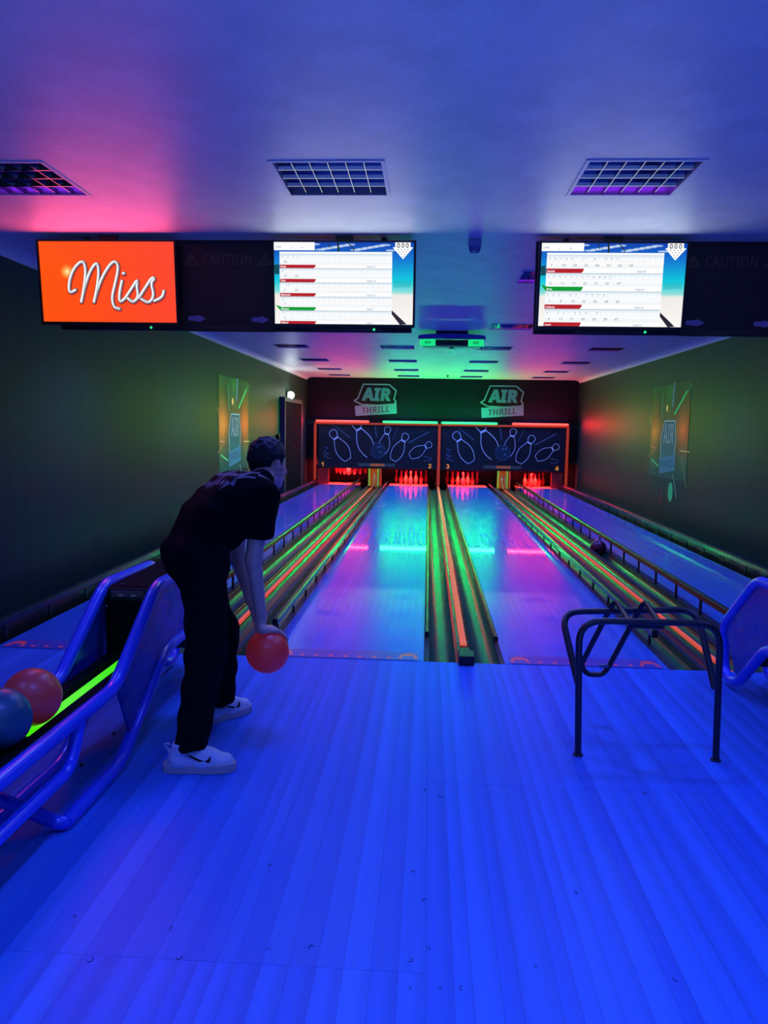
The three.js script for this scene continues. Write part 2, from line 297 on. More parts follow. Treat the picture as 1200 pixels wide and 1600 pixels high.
LANES.forEach(([x0, x1], k) => {
  const where = ['lane beside the left wall, far left of the four', 'inner left lane, directly left of the central gutters', 'inner right lane, directly right of the central gutters', 'lane beside the right wall, far right of the four'][k];
  const lane = thing('bowling_lane', 'glossy pale ' + where, 'lane', V((x0 + x1) / 2, 0, FOUL), 'bowling lanes');
  const W = x1 - x0, n = 16, w = W / n, end = DECK - FOUL;
  mesh('lane_bed', box(W, 0.13, end, 0, -0.095, -end / 2), M.dark, lane);
  const secs = [0.004, 3.0, 5.6, 9.7, end];
  const g = secs.slice(1).map((b, i) => metricUV(box(w - 0.0004, 0.03, b - secs[i] - 0.002), (x, y, z) => [x * 1.5, z * 0.3]));
  for (let i = 0; i < n; i++) { const t = Math.floor(rnd() * 5); secs.slice(1).forEach((b, s) => { const m = mesh('board', g[s], laneMats[(t + (s ? 0 : 0)) % 5], lane); m.position.set(-W / 2 + w * (i + 0.5), -0.015, -(b + secs[s]) / 2); }); }
  const strip = mesh('foul_strip', box(W * 0.93, 0.002, 0.185, 0, 0.0012, -0.105), [M.dark, M.dark, foulMat, M.dark, M.dark, M.dark], lane);
  mesh('pin_deck', box(W, 0.03, 1.28, 0, -0.015, -end - 0.645), deckMat, lane);
});

// gutters between the lanes
function halfPipe(x0, x1, top, depth, t = 0.006) {
  const p = [], n = 10, cx = (x0 + x1) / 2, r = (x1 - x0) / 2;
  for (let i = 0; i <= n; i++) { const a = Math.PI * i / n; p.push([cx - r * Math.cos(a), top - depth * Math.sin(a)]); }
  for (let i = n; i >= 0; i--) { const a = Math.PI * i / n; p.push([cx - (r + t) * Math.cos(a), top - (depth + t) * Math.sin(a)]); }
  return p;
}
function smoothChannel(pts, d0, d1) { const g = mergeVertices(channel(pts, d0, d1).deleteAttribute('normal').deleteAttribute('uv'), 1e-5); g.computeVertexNormals(); return metricUV(g, (x, y, z) => [x, z]); }
{
  const o = thing('centre_gutter', 'pair of dark gutters with an orange strip between them, in the middle of the room', 'gutter');
  const d0 = FOUL + 0.01, d1 = DECK + 0.05;
  mesh('bed', run(0.002, 0.512, -0.16, -0.115, d0, d1), M.dark, o);
  for (const [a, b] of [[0.035, 0.205], [0.315, 0.485]]) mesh('gutter', smoothChannel(halfPipe(a, b, -0.012, 0.085), d0, d1), M.gutter, o);
  mesh('side_ledge', run(0.003, 0.034, -0.115, -0.002, d0, d1), M.ridge, o); mesh('side_ledge', run(0.486, 0.511, -0.115, -0.002, d0, d1), M.ridge, o);
  mesh('divider', channel([[0.206, -0.115], [0.314, -0.115], [0.314, -0.012], [0.295, 0.0], [0.225, 0.0], [0.206, -0.012]], d0, d1), M.rail, o);
  // the strip is made of short lengths
  const len = 0.49, g = rbox(0.046, 0.008, len - 0.006, 0.002, 0, 0.006, 0, 1);
  for (let d = 5.2; d < d1 - len; d += len) { const m = mesh('strip_length', g, M.orangeStrip, o); m.position.set(0.268, 0, -(d + len / 2)); }
  const rv = new THREE.SphereGeometry(0.007, 8, 5, 0, 6.3, 0, 1.6);
  for (let d = 5.3; d < 19; d += 0.62) for (const x of [0.234, 0.302]) { const m = mesh('rivet', rv, M.steel, o); m.position.set(x, 0, -d); }
  const box_ = thing('end_box', 'small black box on the foul line at the end of the central gutters', 'box', V(0.268, 0.0, 4.83));
  mesh('case', rbox(0.1, 0.06, 0.15, 0.008, 0, 0.032, 0), M.blackPlastic, box_); mesh('clip', rbox(0.06, 0.03, 0.12, 0.006, 0, 0.017, -0.17), M.bracket, box_);
}
for (const [side, a, b] of [['left', -1.788, -1.016], ['right', 1.537, 2.298]]) {
  const o = thing('return_trough', side === 'left' ? 'left ball return trough with green and orange lines, behind the bending person' : 'right ball return trough with green and orange lines, behind the ramp stand', 'trough', undefined, 'ball return troughs');
  const d0 = FOUL + 0.01, d1 = DECK + 0.05, X = (t) => side === 'left' ? b - t * (b - a) : a + t * (b - a);  // t = 0 on the inner lane's side
  const R = (t0, t1, y0, y1) => run(Math.min(X(t0), X(t1)), Math.max(X(t0), X(t1)), y0, y1, d0, d1);
  const H = (t0, t1, top, dep) => smoothChannel(halfPipe(Math.min(X(t0), X(t1)), Math.max(X(t0), X(t1)), top, dep), d0, d1);
  mesh('bed', R(0.002, 0.998, -0.16, -0.125), M.dark, o);
  mesh('gutter', H(0.075, 0.27, -0.02, 0.08), M.gutter, o);
  mesh('gutter', H(0.73, 0.925, -0.02, 0.08), M.gutter, o);
  mesh('side_ledge', R(0.002, 0.07, -0.125, -0.008), M.ridge, o); mesh('side_ledge', R(0.93, 0.998, -0.125, -0.008), M.ridge, o);
  mesh('ridge', R(0.275, 0.325, -0.125, -0.012), M.ridge, o); mesh('ridge', R(0.675, 0.725, -0.125, -0.012), M.ridge, o);
  mesh('return_track', H(0.33, 0.52, -0.03, 0.05), M.rail, o); mesh('return_track', H(0.525, 0.67, -0.03, 0.05), M.gutter, o);
  mesh('orange_strip', R(0.505, 0.545, -0.04, -0.022), M.orangeStrip, o);
  // the chute by which balls leave the pit
  const chute = thing('ball_chute', 'glowing orange and lime chute at the end of the ' + side + ' ball return trough', 'chute', undefined, 'ball chutes');
  const cx = X(0.5), post = (x) => run(x - 0.022, x + 0.022, -0.02, 0.43, 20.06, 20.12);
  mesh('chute_post', post(cx - 0.115), M.limeBar, chute); mesh('chute_post', post(cx + 0.115), M.limeBar, chute);
  mesh('chute_back', run(cx - 0.093, cx + 0.093, -0.03, 0.44, 20.16, 20.19), mat([0.5, 0.14, 0.02], 0.5, { emissive: lin(0.16, 0.03, 0.0), emissiveIntensity: 1 }), chute);
  const pts = []; for (let i = 0; i <= 8; i++) { const t = i / 8; pts.push(V(cx + (side === 'left' ? 0.02 : -0.02), 0.0 + 0.34 * t * t, 19.4 + 0.72 * Math.sin(t * 1.57))); }
  mesh('chute_rail', tube(pts, 0.022, 0.05), mat([0.8, 0.55, 0.2], 0.25, { metalness: 0.6 }), chute);
  mesh('chute_rail', tube(pts.map((p) => p.clone().add(new THREE.Vector3(0.075, 0, 0))), 0.018, 0.05), mat([0.5, 0.35, 0.15], 0.3, { metalness: 0.6 }), chute);
  mesh('side_post', run(cx + 0.16, cx + 0.2, -0.02, 0.43, 20.06, 20.12), M.orangeFrame, chute);
}

// bumper rails along the lane edges
{
  const D0 = 5.35, D1 = 19.95, bracketAt = (y) => merge([rbox(0.018, y, 0.03, 0.004, 0, y / 2 - 0.006, 0, 1), rbox(0.03, 0.012, 0.04, 0.004, 0, y - 0.026, 0, 1)]);
  const railAt = (x, y, label, d0 = D0) => {
    const o = thing('bumper_rail', label, 'rail', V(x, 0, d0), 'bumper rails along the lanes');
    const L = D1 - d0, s = 0.021, h = 0.028, c = 0.009, post = bracketAt(y);
    mesh('rail', channel([[-s, -h + c], [-s + c, -h], [s - c, -h], [s, -h + c], [s, h - c], [s - c, h], [-s + c, h], [-s, h - c]], 0, L).translate(0, y, 0), M.rail, o);
    for (let d = 0.12; d < L; d += 0.63) { const m = mesh('bracket', post, M.bracket, o); m.position.set(0, 0, -d); }
    return o;
  };
  railAt(-2.85, 0.125, 'black bumper rail nearest the left wall', 4.9);
  railAt(-1.75, 0.15, 'black bumper rail on the far left edge of the left return trough', 5.5);
  railAt(-1.05, 0.10, 'black bumper rail on the left edge of the inner left lane', 5.3);
  railAt(1.575, 0.10, 'black bumper rail on the right edge of the inner right lane', 5.3);
  railAt(2.25, 0.15, 'black bumper rail with a dark maroon ball lying before it', 5.0);
  railAt(3.36, 0.125, 'black bumper rail nearest the right wall', 5.0);
  // low flat bars on the central gutters
  const low = (x, d0, label) => { const o = thing('bumper_rail', label, 'rail', V(x, 0, d0), 'bumper rails along the lanes'); const L = D1 - d0; mesh('rail', channel([[-0.016, 0.014], [0.016, 0.014], [0.016, 0.04], [0.008, 0.048], [-0.008, 0.048], [-0.016, 0.04]], 0, L), M.rail, o); for (let d = 0.1; d < L; d += 0.63) { const m = mesh('bracket', box(0.02, 0.014, 0.03, 0, 0.007, 0), M.bracket, o); m.position.z = -d; } };
  low(0.019, 5.38, 'low flat bumper bar on the left side of the central gutters'); low(0.496, 5.3, 'low flat bumper bar on the right side of the central gutters');
  // kerbs towards the walls
  for (const [x0, x1, label] of [[-3.04, -2.895, 'long dark kerb at the foot of the left wall'], [3.405, 3.56, 'long dark kerb at the foot of the right wall']]) {
    const k = mesh('lane_kerb', channel([[x0, -0.16], [x1, -0.16], [x1, 0.07], [x1 - 0.02, 0.09], [x0 + 0.02, 0.09], [x0, 0.07]], FOUL, DECK - 0.03), mat([0.03, 0.035, 0.032], 0.4)); tag(k, label, 'kerb');
    }
}

// ------------------------------------------------------------------ masking panels, frame, LED bars, back wall print
function pinOutline(c, x, y, len, ang, open) {
  c.save(); c.translate(x, y); c.rotate(ang); const s = len / 100;
  c.scale(s, s); c.lineWidth = 4.2 / s * (len / 150 + 0.35) * 0.55; c.lineJoin = 'round'; c.beginPath();
  c.moveTo(-10, 50); c.bezierCurveTo(-22, 32, -24, 12, -15, -6); c.bezierCurveTo(-10, -16, -8, -20, -7.5, -24); c.bezierCurveTo(-8, -30, -12, -34, -12, -40); c.bezierCurveTo(-12, -54, 12, -54, 12, -40); c.bezierCurveTo(12, -34, 8, -30, 7.5, -24); c.bezierCurveTo(8, -20, 10, -16, 15, -6); c.bezierCurveTo(24, 12, 22, 32, 10, 50); if (!open) c.closePath(); c.stroke();
  c.fillRect(-8, -26, 16, 5); c.restore();
}
const maskPrint = canvasTexture(1536, 512, (c, w, h) => {
  c.fillStyle = '#0a0c1c'; c.fillRect(0, 0, w, h); c.strokeStyle = '#93a6d8'; c.fillStyle = '#93a6d8';
  const X = (u) => u * w / 1050, Y = (v) => v * h / 385, L = 1.42;
  pinOutline(c, X(190), Y(182), 305 * L * 0.95, -2.13 + Math.PI / 2, false);
  pinOutline(c, X(392), Y(112), 300 * L * 1.12, -0.46, true);
  pinOutline(c, X(592), Y(132), 238 * L * 0.98, 0.22, true);
  pinOutline(c, X(722), Y(190), 255 * L * 1.0, 0.5, false);
  pinOutline(c, X(905), Y(212), 225 * L * 0.98, 1.03, false);
  c.fillStyle = '#10203c'; c.beginPath(); c.arc(X(528), Y(225), 88, 0, 7); c.fill(); c.lineWidth = 5; c.strokeStyle = '#33507a'; c.beginPath(); c.arc(X(528), Y(225), 90, 0, 7); c.stroke();
  c.fillStyle = '#3a5d8c'; for (const [a, b] of [[530, 195], [552, 190], [548, 240]]) { c.beginPath(); c.arc(X(a), Y(b), 11, 0, 7); c.fill(); }
  c.strokeStyle = '#3d5680'; c.lineCap = 'round';
  for (const [a, b, d, e, l] of [[150, 12, 280, 115, 7], [500, 5, 515, 105, 9], [705, 10, 655, 120, 5], [970, 50, 800, 150, 9]]) { c.lineWidth = l; c.beginPath(); c.moveTo(X(a), Y(b)); c.lineTo(X(d), Y(e)); c.stroke(); }
  c.lineWidth = 7; c.strokeStyle = '#3a4f86'; c.beginPath(); c.moveTo(X(50), Y(200)); c.lineTo(X(85), Y(205)); c.lineTo(X(48), Y(255)); c.lineTo(X(90), Y(262)); c.lineTo(X(50), Y(285)); c.lineTo(X(110), Y(305)); c.stroke();
  c.beginPath(); c.moveTo(X(935), Y(272)); c.quadraticCurveTo(X(1010), Y(280), X(1000), Y(295)); c.quadraticCurveTo(X(980), Y(312), X(935), Y(310)); c.stroke();
  c.fillStyle = '#9fb4e0'; for (const [a, b] of [[20, 20], [120, 8], [880, 20], [905, 40], [830, 60], [930, 15], [40, 60]]) { c.beginPath(); c.arc(X(a), Y(b), 2.5, 0, 7); c.fill(); }
});
const maskMat = mat([1, 1, 1], 0.55, { map: maskPrint, emissive: lin(0.3, 0.34, 0.42), emissiveMap: maskPrint, emissiveIntensity: 1 });
function numberPlate(txt, x, y, d, label) {
  const tex = canvasTexture(128, 160, (c) => { c.fillStyle = '#0a0c1c'; c.fillRect(0, 0, 128, 160); c.fillStyle = '#ff9a2a'; c.font = 'bold 150px sans-serif'; c.textAlign = 'center'; c.textBaseline = 'middle'; c.fillText(txt, 64, 84); });
  return mat([1, 1, 1], 0.6, { map: tex, emissive: lin(0.8, 0.8, 0.8), emissiveMap: tex, emissiveIntensity: 0.8 });
}
const platePrint = canvasTexture(512, 64, (c) => {
  c.fillStyle = '#2c3848'; c.fillRect(0, 0, 512, 64); c.fillStyle = '#b8683a'; c.fillRect(168, 8, 196, 48); c.fillStyle = '#6a2c18'; c.font = 'bold 38px sans-serif'; c.textAlign = 'center'; c.textBaseline = 'middle'; c.fillText('ROLLINES', 266, 34);
});
const plateMat = mat([1, 1, 1], 0.5, { map: platePrint, emissive: lin(0.4, 0.4, 0.4), emissiveMap: platePrint });
for (const [i, [x0, x1, l, r, cx]] of [[-2.86, 0.235, '1', '2', -1.33], [0.305, 3.475, '3', '4', 1.9]].entries()) {
  const w = x1 - x0, y0 = 0.43, y1 = 1.55;
  const o = thing('masking_panel', 'dark panel with flying pin outlines, the ' + (i ? 'right' : 'left') + ' one of the pair over the pins', 'panel', V((x0 + x1) / 2, 0, 20.08), 'masking panels over the pin decks');
  const gb = rbox(w, y1 - y0, 0.05, 0.006, 0, (y0 + y1) / 2, -0.03, 1); mesh('panel', gb, M.board, o);
  const pr = mesh('print', new THREE.PlaneGeometry(w - 0.02, y1 - y0 - 0.02), maskMat, o); pr.position.set(0, (y0 + y1) / 2, -0.003);
  for (const [t, s] of [[l, -1], [r, 1]]) { const n = mesh('lane_number', box(0.14, 0.16, 0.006), [M.board, M.board, M.board, M.board, numberPlate(t), M.board], o); n.position.set(s * (w / 2 - (i === 0 && s < 0 ? 0.13 : s > 0 ? 0.19 : 0.2)), 0.525, 0.002); }
  const p = mesh('name_plate', box(0.96, 0.085, 0.02), [M.board, M.board, M.board, M.board, plateMat, M.board], o); p.position.set(cx - (x0 + x1) / 2, 0.525, 0.008);
}
{
  for (const [x, label] of [[-2.93, 'leftmost orange post of the pin deck fronts'], [0.27, 'middle orange post between the two masking panels'], [3.52, 'rightmost orange post of the pin deck fronts']]) {
    const o = thing('frame_post', label, 'post', V(x, 0, 20.05), 'orange posts'); mesh('post', rbox(0.066, 1.55, 0.05, 0.008, 0, 0.775, 0, 1), M.orangeFrame, o); mesh('foot_plate', rbox(0.1, 0.02, 0.07, 0.004, 0, 0.01, 0, 1), M.bracket, o);
  }
  const o = thing('frame_bar', 'long orange bar on top of the masking panels, carrying the light bars', 'bar', V(0.295, 1.58, 20.05));
  mesh('bar', rbox(6.5, 0.05, 0.04, 0.008, 0, 0, 0, 1), M.orangeFrame, o);
  for (const [x, w] of [[-3.355, 0.2], [3.37, 0.23]]) mesh('wall_bracket', rbox(w, 0.04, 0.04, 0.006, x, 0.01, 0, 1), M.bracket, o);
  for (const [x, label] of [[-2.72, 'red board under the masking panel beside the leftmost orange post'], [3.3, 'red board under the masking panel beside the rightmost orange post']]) tag(mesh('side_board', rbox(0.3, 0.42, 0.03, 0.006, x, 0.21, -20.12, 1), mat([0.5, 0.03, 0.02], 0.5)), label, 'board', 'red side boards');
}
for (const [x0, x1, col, label] of [[-2.93, -1.52, 'red', 'leftmost glowing red light bar above the far left lane'], [-1.2, 0.235, 'green', 'left glowing green light bar, left of the middle orange post'], [0.3, 1.75, 'green', 'right glowing green light bar, right of the middle orange post'], [2.09, 3.54, 'red', 'rightmost glowing red light bar above the far right lane']]) {
  const red = col === 'red', o = thing('light_bar', label, 'light bar', V((x0 + x1) / 2, 1.636, 20.02), 'light bars over the masking panels');
  const w = x1 - x0;
  mesh('tube', new THREE.CapsuleGeometry(0.027, w - 0.08, 6, 12).rotateZ(Math.PI / 2), mat([0.02, 0.02, 0.02], 0.4, { emissive: red ? lin(1, 0.07, 0.05) : lin(0.025, 1, 0.2), emissiveIntensity: 2.6 }), o);
  mesh('end_cap', rbox(0.03, 0.042, 0.042, 0.006, -w / 2, 0, 0, 1), M.blackPlastic, o); mesh('end_cap', rbox(0.03, 0.042, 0.042, 0.006, w / 2, 0, 0, 1), M.blackPlastic, o);
  const c = red ? LED_RED : LED_GREEN;
  areaLight('bar_light', c, LED_LEVEL * 0.6 * (red ? 0.55 : 0.95), w, 0.06, V((x0 + x1) / 2, 1.63, 19.985), new THREE.Vector3(0, 0, 1));
  areaLight('bar_light', c, LED_LEVEL * 0.6 * (red ? 0.45 : 0.7), w, 0.06, V((x0 + x1) / 2, 1.66, 20.01), new THREE.Vector3(0, 1, 0.2));
}
// the name on the back wall, twice
{
  const logo = (c, w, h) => {
    c.clearRect(0, 0, w, h); c.fillStyle = '#3c8a92'; c.strokeStyle = '#6c9ab0'; c.lineJoin = 'round'; c.lineWidth = 14;
    c.beginPath(); c.moveTo(70, 180); c.lineTo(130, 24); c.lineTo(420, 24); c.lineTo(500, 90); c.lineTo(478, 185); c.lineTo(500, 215); c.lineTo(470, 262); c.lineTo(110, 250); c.lineTo(30, 208); c.closePath(); c.stroke();
    c.save(); c.transform(1, 0, -0.12, 1, 30, 0); c.font = 'bold 186px sans-serif'; c.textAlign = 'center'; c.textBaseline = 'middle'; c.lineWidth = 12; c.strokeStyle = '#3f8a9c';
    c.fillStyle = '#2b1f33'; c.fillText('AIR', 288, 152); c.fillStyle = '#3f8a9c'; c.strokeText('AIR', 268, 136); c.fillText('AIR', 268, 136); c.restore();
    c.fillStyle = '#5c8fa8'; c.beginPath(); c.moveTo(36, 268); c.lineTo(506, 232); c.lineTo(512, 345); c.lineTo(46, 380); c.closePath(); c.fill();
    c.save(); c.translate(272, 308); c.rotate(-0.075); c.transform(1, 0, -0.12, 1, 0, 0); c.font = 'bold 96px sans-serif'; c.textAlign = 'center'; c.textBaseline = 'middle'; c.fillStyle = '#4a3560'; c.fillText('THRILL', 0, 0); c.restore();
  };
  const tex = canvasTexture(540, 400, logo);
  const m = mat([1, 1, 1], 0.6, { map: tex, transparent: true, alphaTest: 0.5, emissive: lin(0.35, 0.35, 0.35), emissiveMap: tex, emissiveIntensity: 0.22 });
  for (const [x, label] of [[-1.395, 'slanted teal lettering on the back wall over the left masking panel'], [1.865, 'slanted teal lettering on the back wall over the right masking panel']]) {
    const s = mesh('wall_lettering', new THREE.PlaneGeometry(1.24, 0.92), m); s.position.copy(V(x, 2.19, BACK - 0.004)); tag(s, label, 'sign', 'lettering on the back wall');
  }
}

// ------------------------------------------------------------------ pins in the pits, lit red
{
  const prof = [[0, 0], [0.024, 0], [0.0275, 0.006], [0.034, 0.03], [0.045, 0.06], [0.0535, 0.095], [0.056, 0.115], [0.053, 0.145], [0.044, 0.18], [0.0335, 0.21], [0.0245, 0.24], [0.0225, 0.255], [0.024, 0.275], [0.0285, 0.3], [0.031, 0.32], [0.0295, 0.34], [0.023, 0.355], [0.012, 0.364], [0, 0.366]];
  const bodyG = new THREE.LatheGeometry(prof.map(([r, y]) => new THREE.Vector2(r, y)), 20);
  const ring = (y, r) => new THREE.TorusGeometry(r, 0.0022, 5, 20).rotateX(Math.PI / 2).translate(0, y, 0);
  const proto = new THREE.Group(); proto.name = 'bowling_pin';
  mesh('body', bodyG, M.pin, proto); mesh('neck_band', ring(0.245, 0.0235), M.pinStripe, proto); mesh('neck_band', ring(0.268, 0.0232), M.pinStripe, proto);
  const names = ['front pin', 'left pin of the row of two', 'right pin of the row of two', 'left pin of the row of three', 'middle pin of the row of three', 'right pin of the row of three', 'leftmost pin of the back row', 'back row second from the left', 'back row second from the right', 'rightmost pin of the back row'];
  const laneName = ['far left lane', 'inner left lane', 'inner right lane', 'far right lane'];
  const spot = []; for (let r = 0; r < 4; r++) for (let k = 0; k <= r; k++) spot.push([(k - r / 2) * 0.266, r * 0.225]);
  [[-2.08, 0.235, []], [-0.447, 0, []], [0.922, 0, []], [2.68, 0, [3, 6, 7]]].forEach(([cx, lift, gone], lane) => {
    spot.forEach(([dx, dd], i) => {
      if (gone.includes(i)) return;
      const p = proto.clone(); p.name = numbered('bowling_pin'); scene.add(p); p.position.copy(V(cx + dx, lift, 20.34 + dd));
      tag(p, 'red-lit pin ' + (lift ? 'hanging over' : 'on') + ' the ' + laneName[lane] + ', ' + names[i], 'bowling pin', 'pins of the ' + laneName[lane]);
      if (lift) mesh('string', new THREE.CylinderGeometry(0.002, 0.002, 0.3, 5).translate(0, 0.51, 0), M.dark, p);
    });
    // strip lamp behind the masking panel
    const lampX = [-2.25, -0.5, 1.02, 2.75][lane];
    const o = thing('pit_lamp', 'red strip lamp over the pins of the ' + laneName[lane], 'lamp', V(lampX, 0.62, 20.19), 'strip lamps in the pin pits');
    mesh('tube', new THREE.CapsuleGeometry(0.014, 0.8, 4, 8).rotateZ(Math.PI / 2), mat([0.5, 0.4, 0.4], 0.4, { emissive: lin(1, 0.1, 0.08), emissiveIntensity: 2 }), o);
    mesh('holder', box(0.86, 0.02, 0.03, 0, 0.022, 0), M.blackPlastic, o);
    areaLight('pit_light', lin(1, 0.03, 0.025), 1500, 1.0, 0.03, V(lampX, 0.6, 20.17), new THREE.Vector3(0, -0.7, -1));
  });
  for (const x of [-1.4, 0.26, 1.92]) structure(mesh('pit_partition', run(x - 0.05, x + 0.05, -0.16, 0.6, 20.2, BACK + 1.3), M.dark));
  structure(mesh('pit_roof', run(XL, XR, 0.66, 0.7, 20.13, BACK + 1.4), M.dark));
}

// ------------------------------------------------------------------ hanging screens and the dark boards between them
const screenTex = {
  miss: canvasTexture(1024, 576, (c, w, h) => {
    c.fillStyle = '#ff4a12'; c.fillRect(0, 0, w, h);
    const g = c.createLinearGradient(0, 0, w, 0); g.addColorStop(0, 'rgba(255,84,0,.9)'); g.addColorStop(1, 'rgba(255,70,44,.9)'); c.fillStyle = g; c.fillRect(0, 0, w, h);
    const s = c.createRadialGradient(205, 215, 4, 205, 215, 60); s.addColorStop(0, '#fff0b0'); s.addColorStop(1, 'rgba(255,180,60,0)'); c.fillStyle = s; c.fillRect(120, 150, 170, 130);
    c.lineCap = 'round'; c.lineJoin = 'round';
    const strokes = [
      [[260, 345], [215, 380], [210, 300], [255, 190], [330, 130], [352, 190], [330, 320], [300, 430]],
      [[300, 430], [350, 260], [430, 140], [452, 190], [430, 320], [398, 430]],
      [[398, 430], [440, 300], [540, 150], [588, 140], [600, 190], [560, 320], [536, 400], [548, 470], [590, 480]],
      [[620, 280], [590, 380], [598, 436], [640, 400]],
      [[640, 400], [700, 320], [740, 264], [730, 320], [742, 390], [700, 436], [660, 405]],
      [[742, 400], [800, 320], [850, 250], [872, 262], [838, 290], [862, 380], [820, 440], [765, 410]],
      [[862, 420], [920, 400], [935, 350]],
    ];
    const curve = (p) => { c.beginPath(); c.moveTo(...p[0]); for (let i = 1; i < p.length - 1; i++) c.quadraticCurveTo(p[i][0], p[i][1], (p[i][0] + p[i + 1][0]) / 2, (p[i][1] + p[i + 1][1]) / 2); c.lineTo(...p.at(-1)); c.stroke(); };
    for (const [col, lw, ox, oy] of [['#a11414', 34, 3, 4], ['#6b6f7c', 27, 0, 0], ['#ffffff', 15, -3, -2], ['#9aa0ad', 5, 4, 2]]) { c.strokeStyle = col; c.lineWidth = lw; c.save(); c.translate(ox, oy); strokes.forEach(curve); c.beginPath(); c.moveTo(632, 226); c.lineTo(640, 224); c.stroke(); c.restore(); }
  }),
};
function scoreTexture(rows, cols, dx) {
  return canvasTexture(1024, 576, (c, w, h) => {
    const sky = c.createLinearGradient(0, 0, 0, h); sky.addColorStop(0, '#0c3fae'); sky.addColorStop(0.18, '#1172cf'); sky.addColorStop(0.45, '#10c8dc'); sky.addColorStop(0.6, '#8fe0dc'); sky.addColorStop(0.64, '#f1ece6'); sky.addColorStop(1, '#fbf8f4'); c.fillStyle = sky; c.fillRect(0, 0, w, h);
    c.fillStyle = 'rgba(255,255,255,.65)'; for (let i = 0; i < 14; i++) { c.beginPath(); c.ellipse(300 + i * 43, 14 + (i * 37) % 44, 40, 7, 0, 0, 7); c.fill(); }
    c.strokeStyle = '#1a2a20'; c.lineWidth = 12; c.beginPath(); c.moveTo(470, 0); c.lineTo(476, 66); c.stroke(); c.lineWidth = 6; c.beginPath(); c.moveTo(400, 0); c.lineTo(410, 40); c.moveTo(540, 0); c.quadraticCurveTo(580, 30, 590, 62); c.stroke();
    c.fillStyle = '#0d4a52'; for (let i = 0; i < 9; i++) { c.beginPath(); c.moveTo(0, 160); c.lineTo(40, 150 + i * 9); c.lineTo(2, 176 + i * 6); c.fill(); }
    c.strokeStyle = 'rgba(20,150,150,.8)'; c.lineWidth = 2; for (let i = 0; i < 8; i++) { c.beginPath(); c.moveTo(880, 270 + i * 6); c.lineTo(1010, 264 + i * 6); c.stroke(); }
    c.fillStyle = '#2a2430'; c.beginPath(); c.moveTo(870, 474); c.lineTo(980, 572); c.lineTo(930, 576); c.lineTo(868, 500); c.fill();
    c.fillStyle = '#ffffff'; c.fillRect(0, 0, 300, 56); c.fillStyle = '#5d7391'; c.font = '18px sans-serif'; c.fillText('LANE', 12, 38); c.fillText('2', 122, 44); c.fillText('10', 196, 44);
    const x0 = 40, x1 = 868, top = 66, rh = (h - top - 4) / rows.length;
    c.fillStyle = '#fbfdff'; c.fillRect(x0, top, x1 - x0, h - top); c.fillStyle = '#c9d8e6'; c.fillRect(x0, top + 14, x1 - x0, 5);
    rows.forEach(([name, green, marks, score, total], i) => {
      const y = top + 18 + i * rh * 0.985, b = y + rh * 0.70;
      const gr = c.createLinearGradient(0, y, 0, b); gr.addColorStop(0, '#dcecf6'); gr.addColorStop(0.35, '#ffffff'); gr.addColorStop(1, '#f1f4f5'); c.fillStyle = gr; c.fillRect(x0, y, x1 - x0, rh * 0.7);
      c.fillStyle = '#7d8a94'; c.font = '21px sans-serif'; marks.forEach((t, k) => c.fillText(t, x0 + 16 + k * dx / 2, y + rh * 0.25)); c.fillStyle = '#5d666d'; c.font = '24px sans-serif'; score.forEach((t, k) => c.fillText(t, x0 + 28 + k * dx, y + rh * 0.60));
      c.strokeStyle = '#cfd8de'; c.lineWidth = 1.5; for (let k = 0; k < 20; k++) c.strokeRect(x0 + 8 + k * dx / 2, y + 4, dx / 2, rh * 0.28);
      c.fillStyle = '#ffffff'; c.fillRect(x0, b, x1 - x0, rh * 0.27); c.fillStyle = green ? '#0c9c2c' : '#b51f22'; c.beginPath(); c.moveTo(x0 - (green ? 34 : 0), b + (green ? -14 : 2)); c.lineTo(x0 + (green ? 10 : 0), b + 2); c.lineTo(x0 + 268, b + 2); c.quadraticCurveTo(x0 + 262, b + rh * 0.25, x0 + 246, b + rh * 0.25); c.lineTo(x0, b + rh * 0.25); c.closePath(); c.fill();
      c.fillStyle = '#ffffff'; c.font = 'bold 20px sans-serif'; c.fillText(name, x0 + 6, b + rh * 0.21); c.fillStyle = '#6d88a8'; c.font = '19px sans-serif'; c.fillText('Total ' + total, x0 + 640, b + rh * 0.21); c.fillStyle = '#6f8794'; c.fillRect(x0, b + rh * 0.265, x1 - x0, 2.5);
    });
    c.fillStyle = '#ffffff'; c.strokeStyle = '#12131a'; c.beginPath(); c.moveTo(888, 0); c.lineTo(1000, 0); c.lineTo(1000, 32); c.lineTo(1020, 34); c.lineTo(946, 116); c.lineTo(870, 34); c.lineTo(888, 32); c.closePath(); c.fill();
    c.lineWidth = 5; for (const x of [912, 944, 976]) { c.beginPath(); c.ellipse(x, 20, 8, 14, 0, 0, 7); c.stroke(); } c.fillStyle = '#555a66'; for (let r = 0; r < 4; r++) for (let k = 0; k <= 3 - r; k++) { c.beginPath(); c.arc(946 + (k - (3 - r) / 2) * 24, 48 + r * 16, 3.5, 0, 7); c.fill(); }
  });
}
screenTex.two = scoreTexture([['Pam', 0, ['5', '2', '7', '/'], ['12'], '12'], ['Tim', 0, ['6', '', '', ''], ['11', '14'], '14'], ['Warren', 0, ['', '3', '', ''], ['7', '14'], '14'], ['Shaun', 1, ['2'], ['7'], '7'], ['Mikel', 0, ['7'], ['7'], '7']], 0, 80);
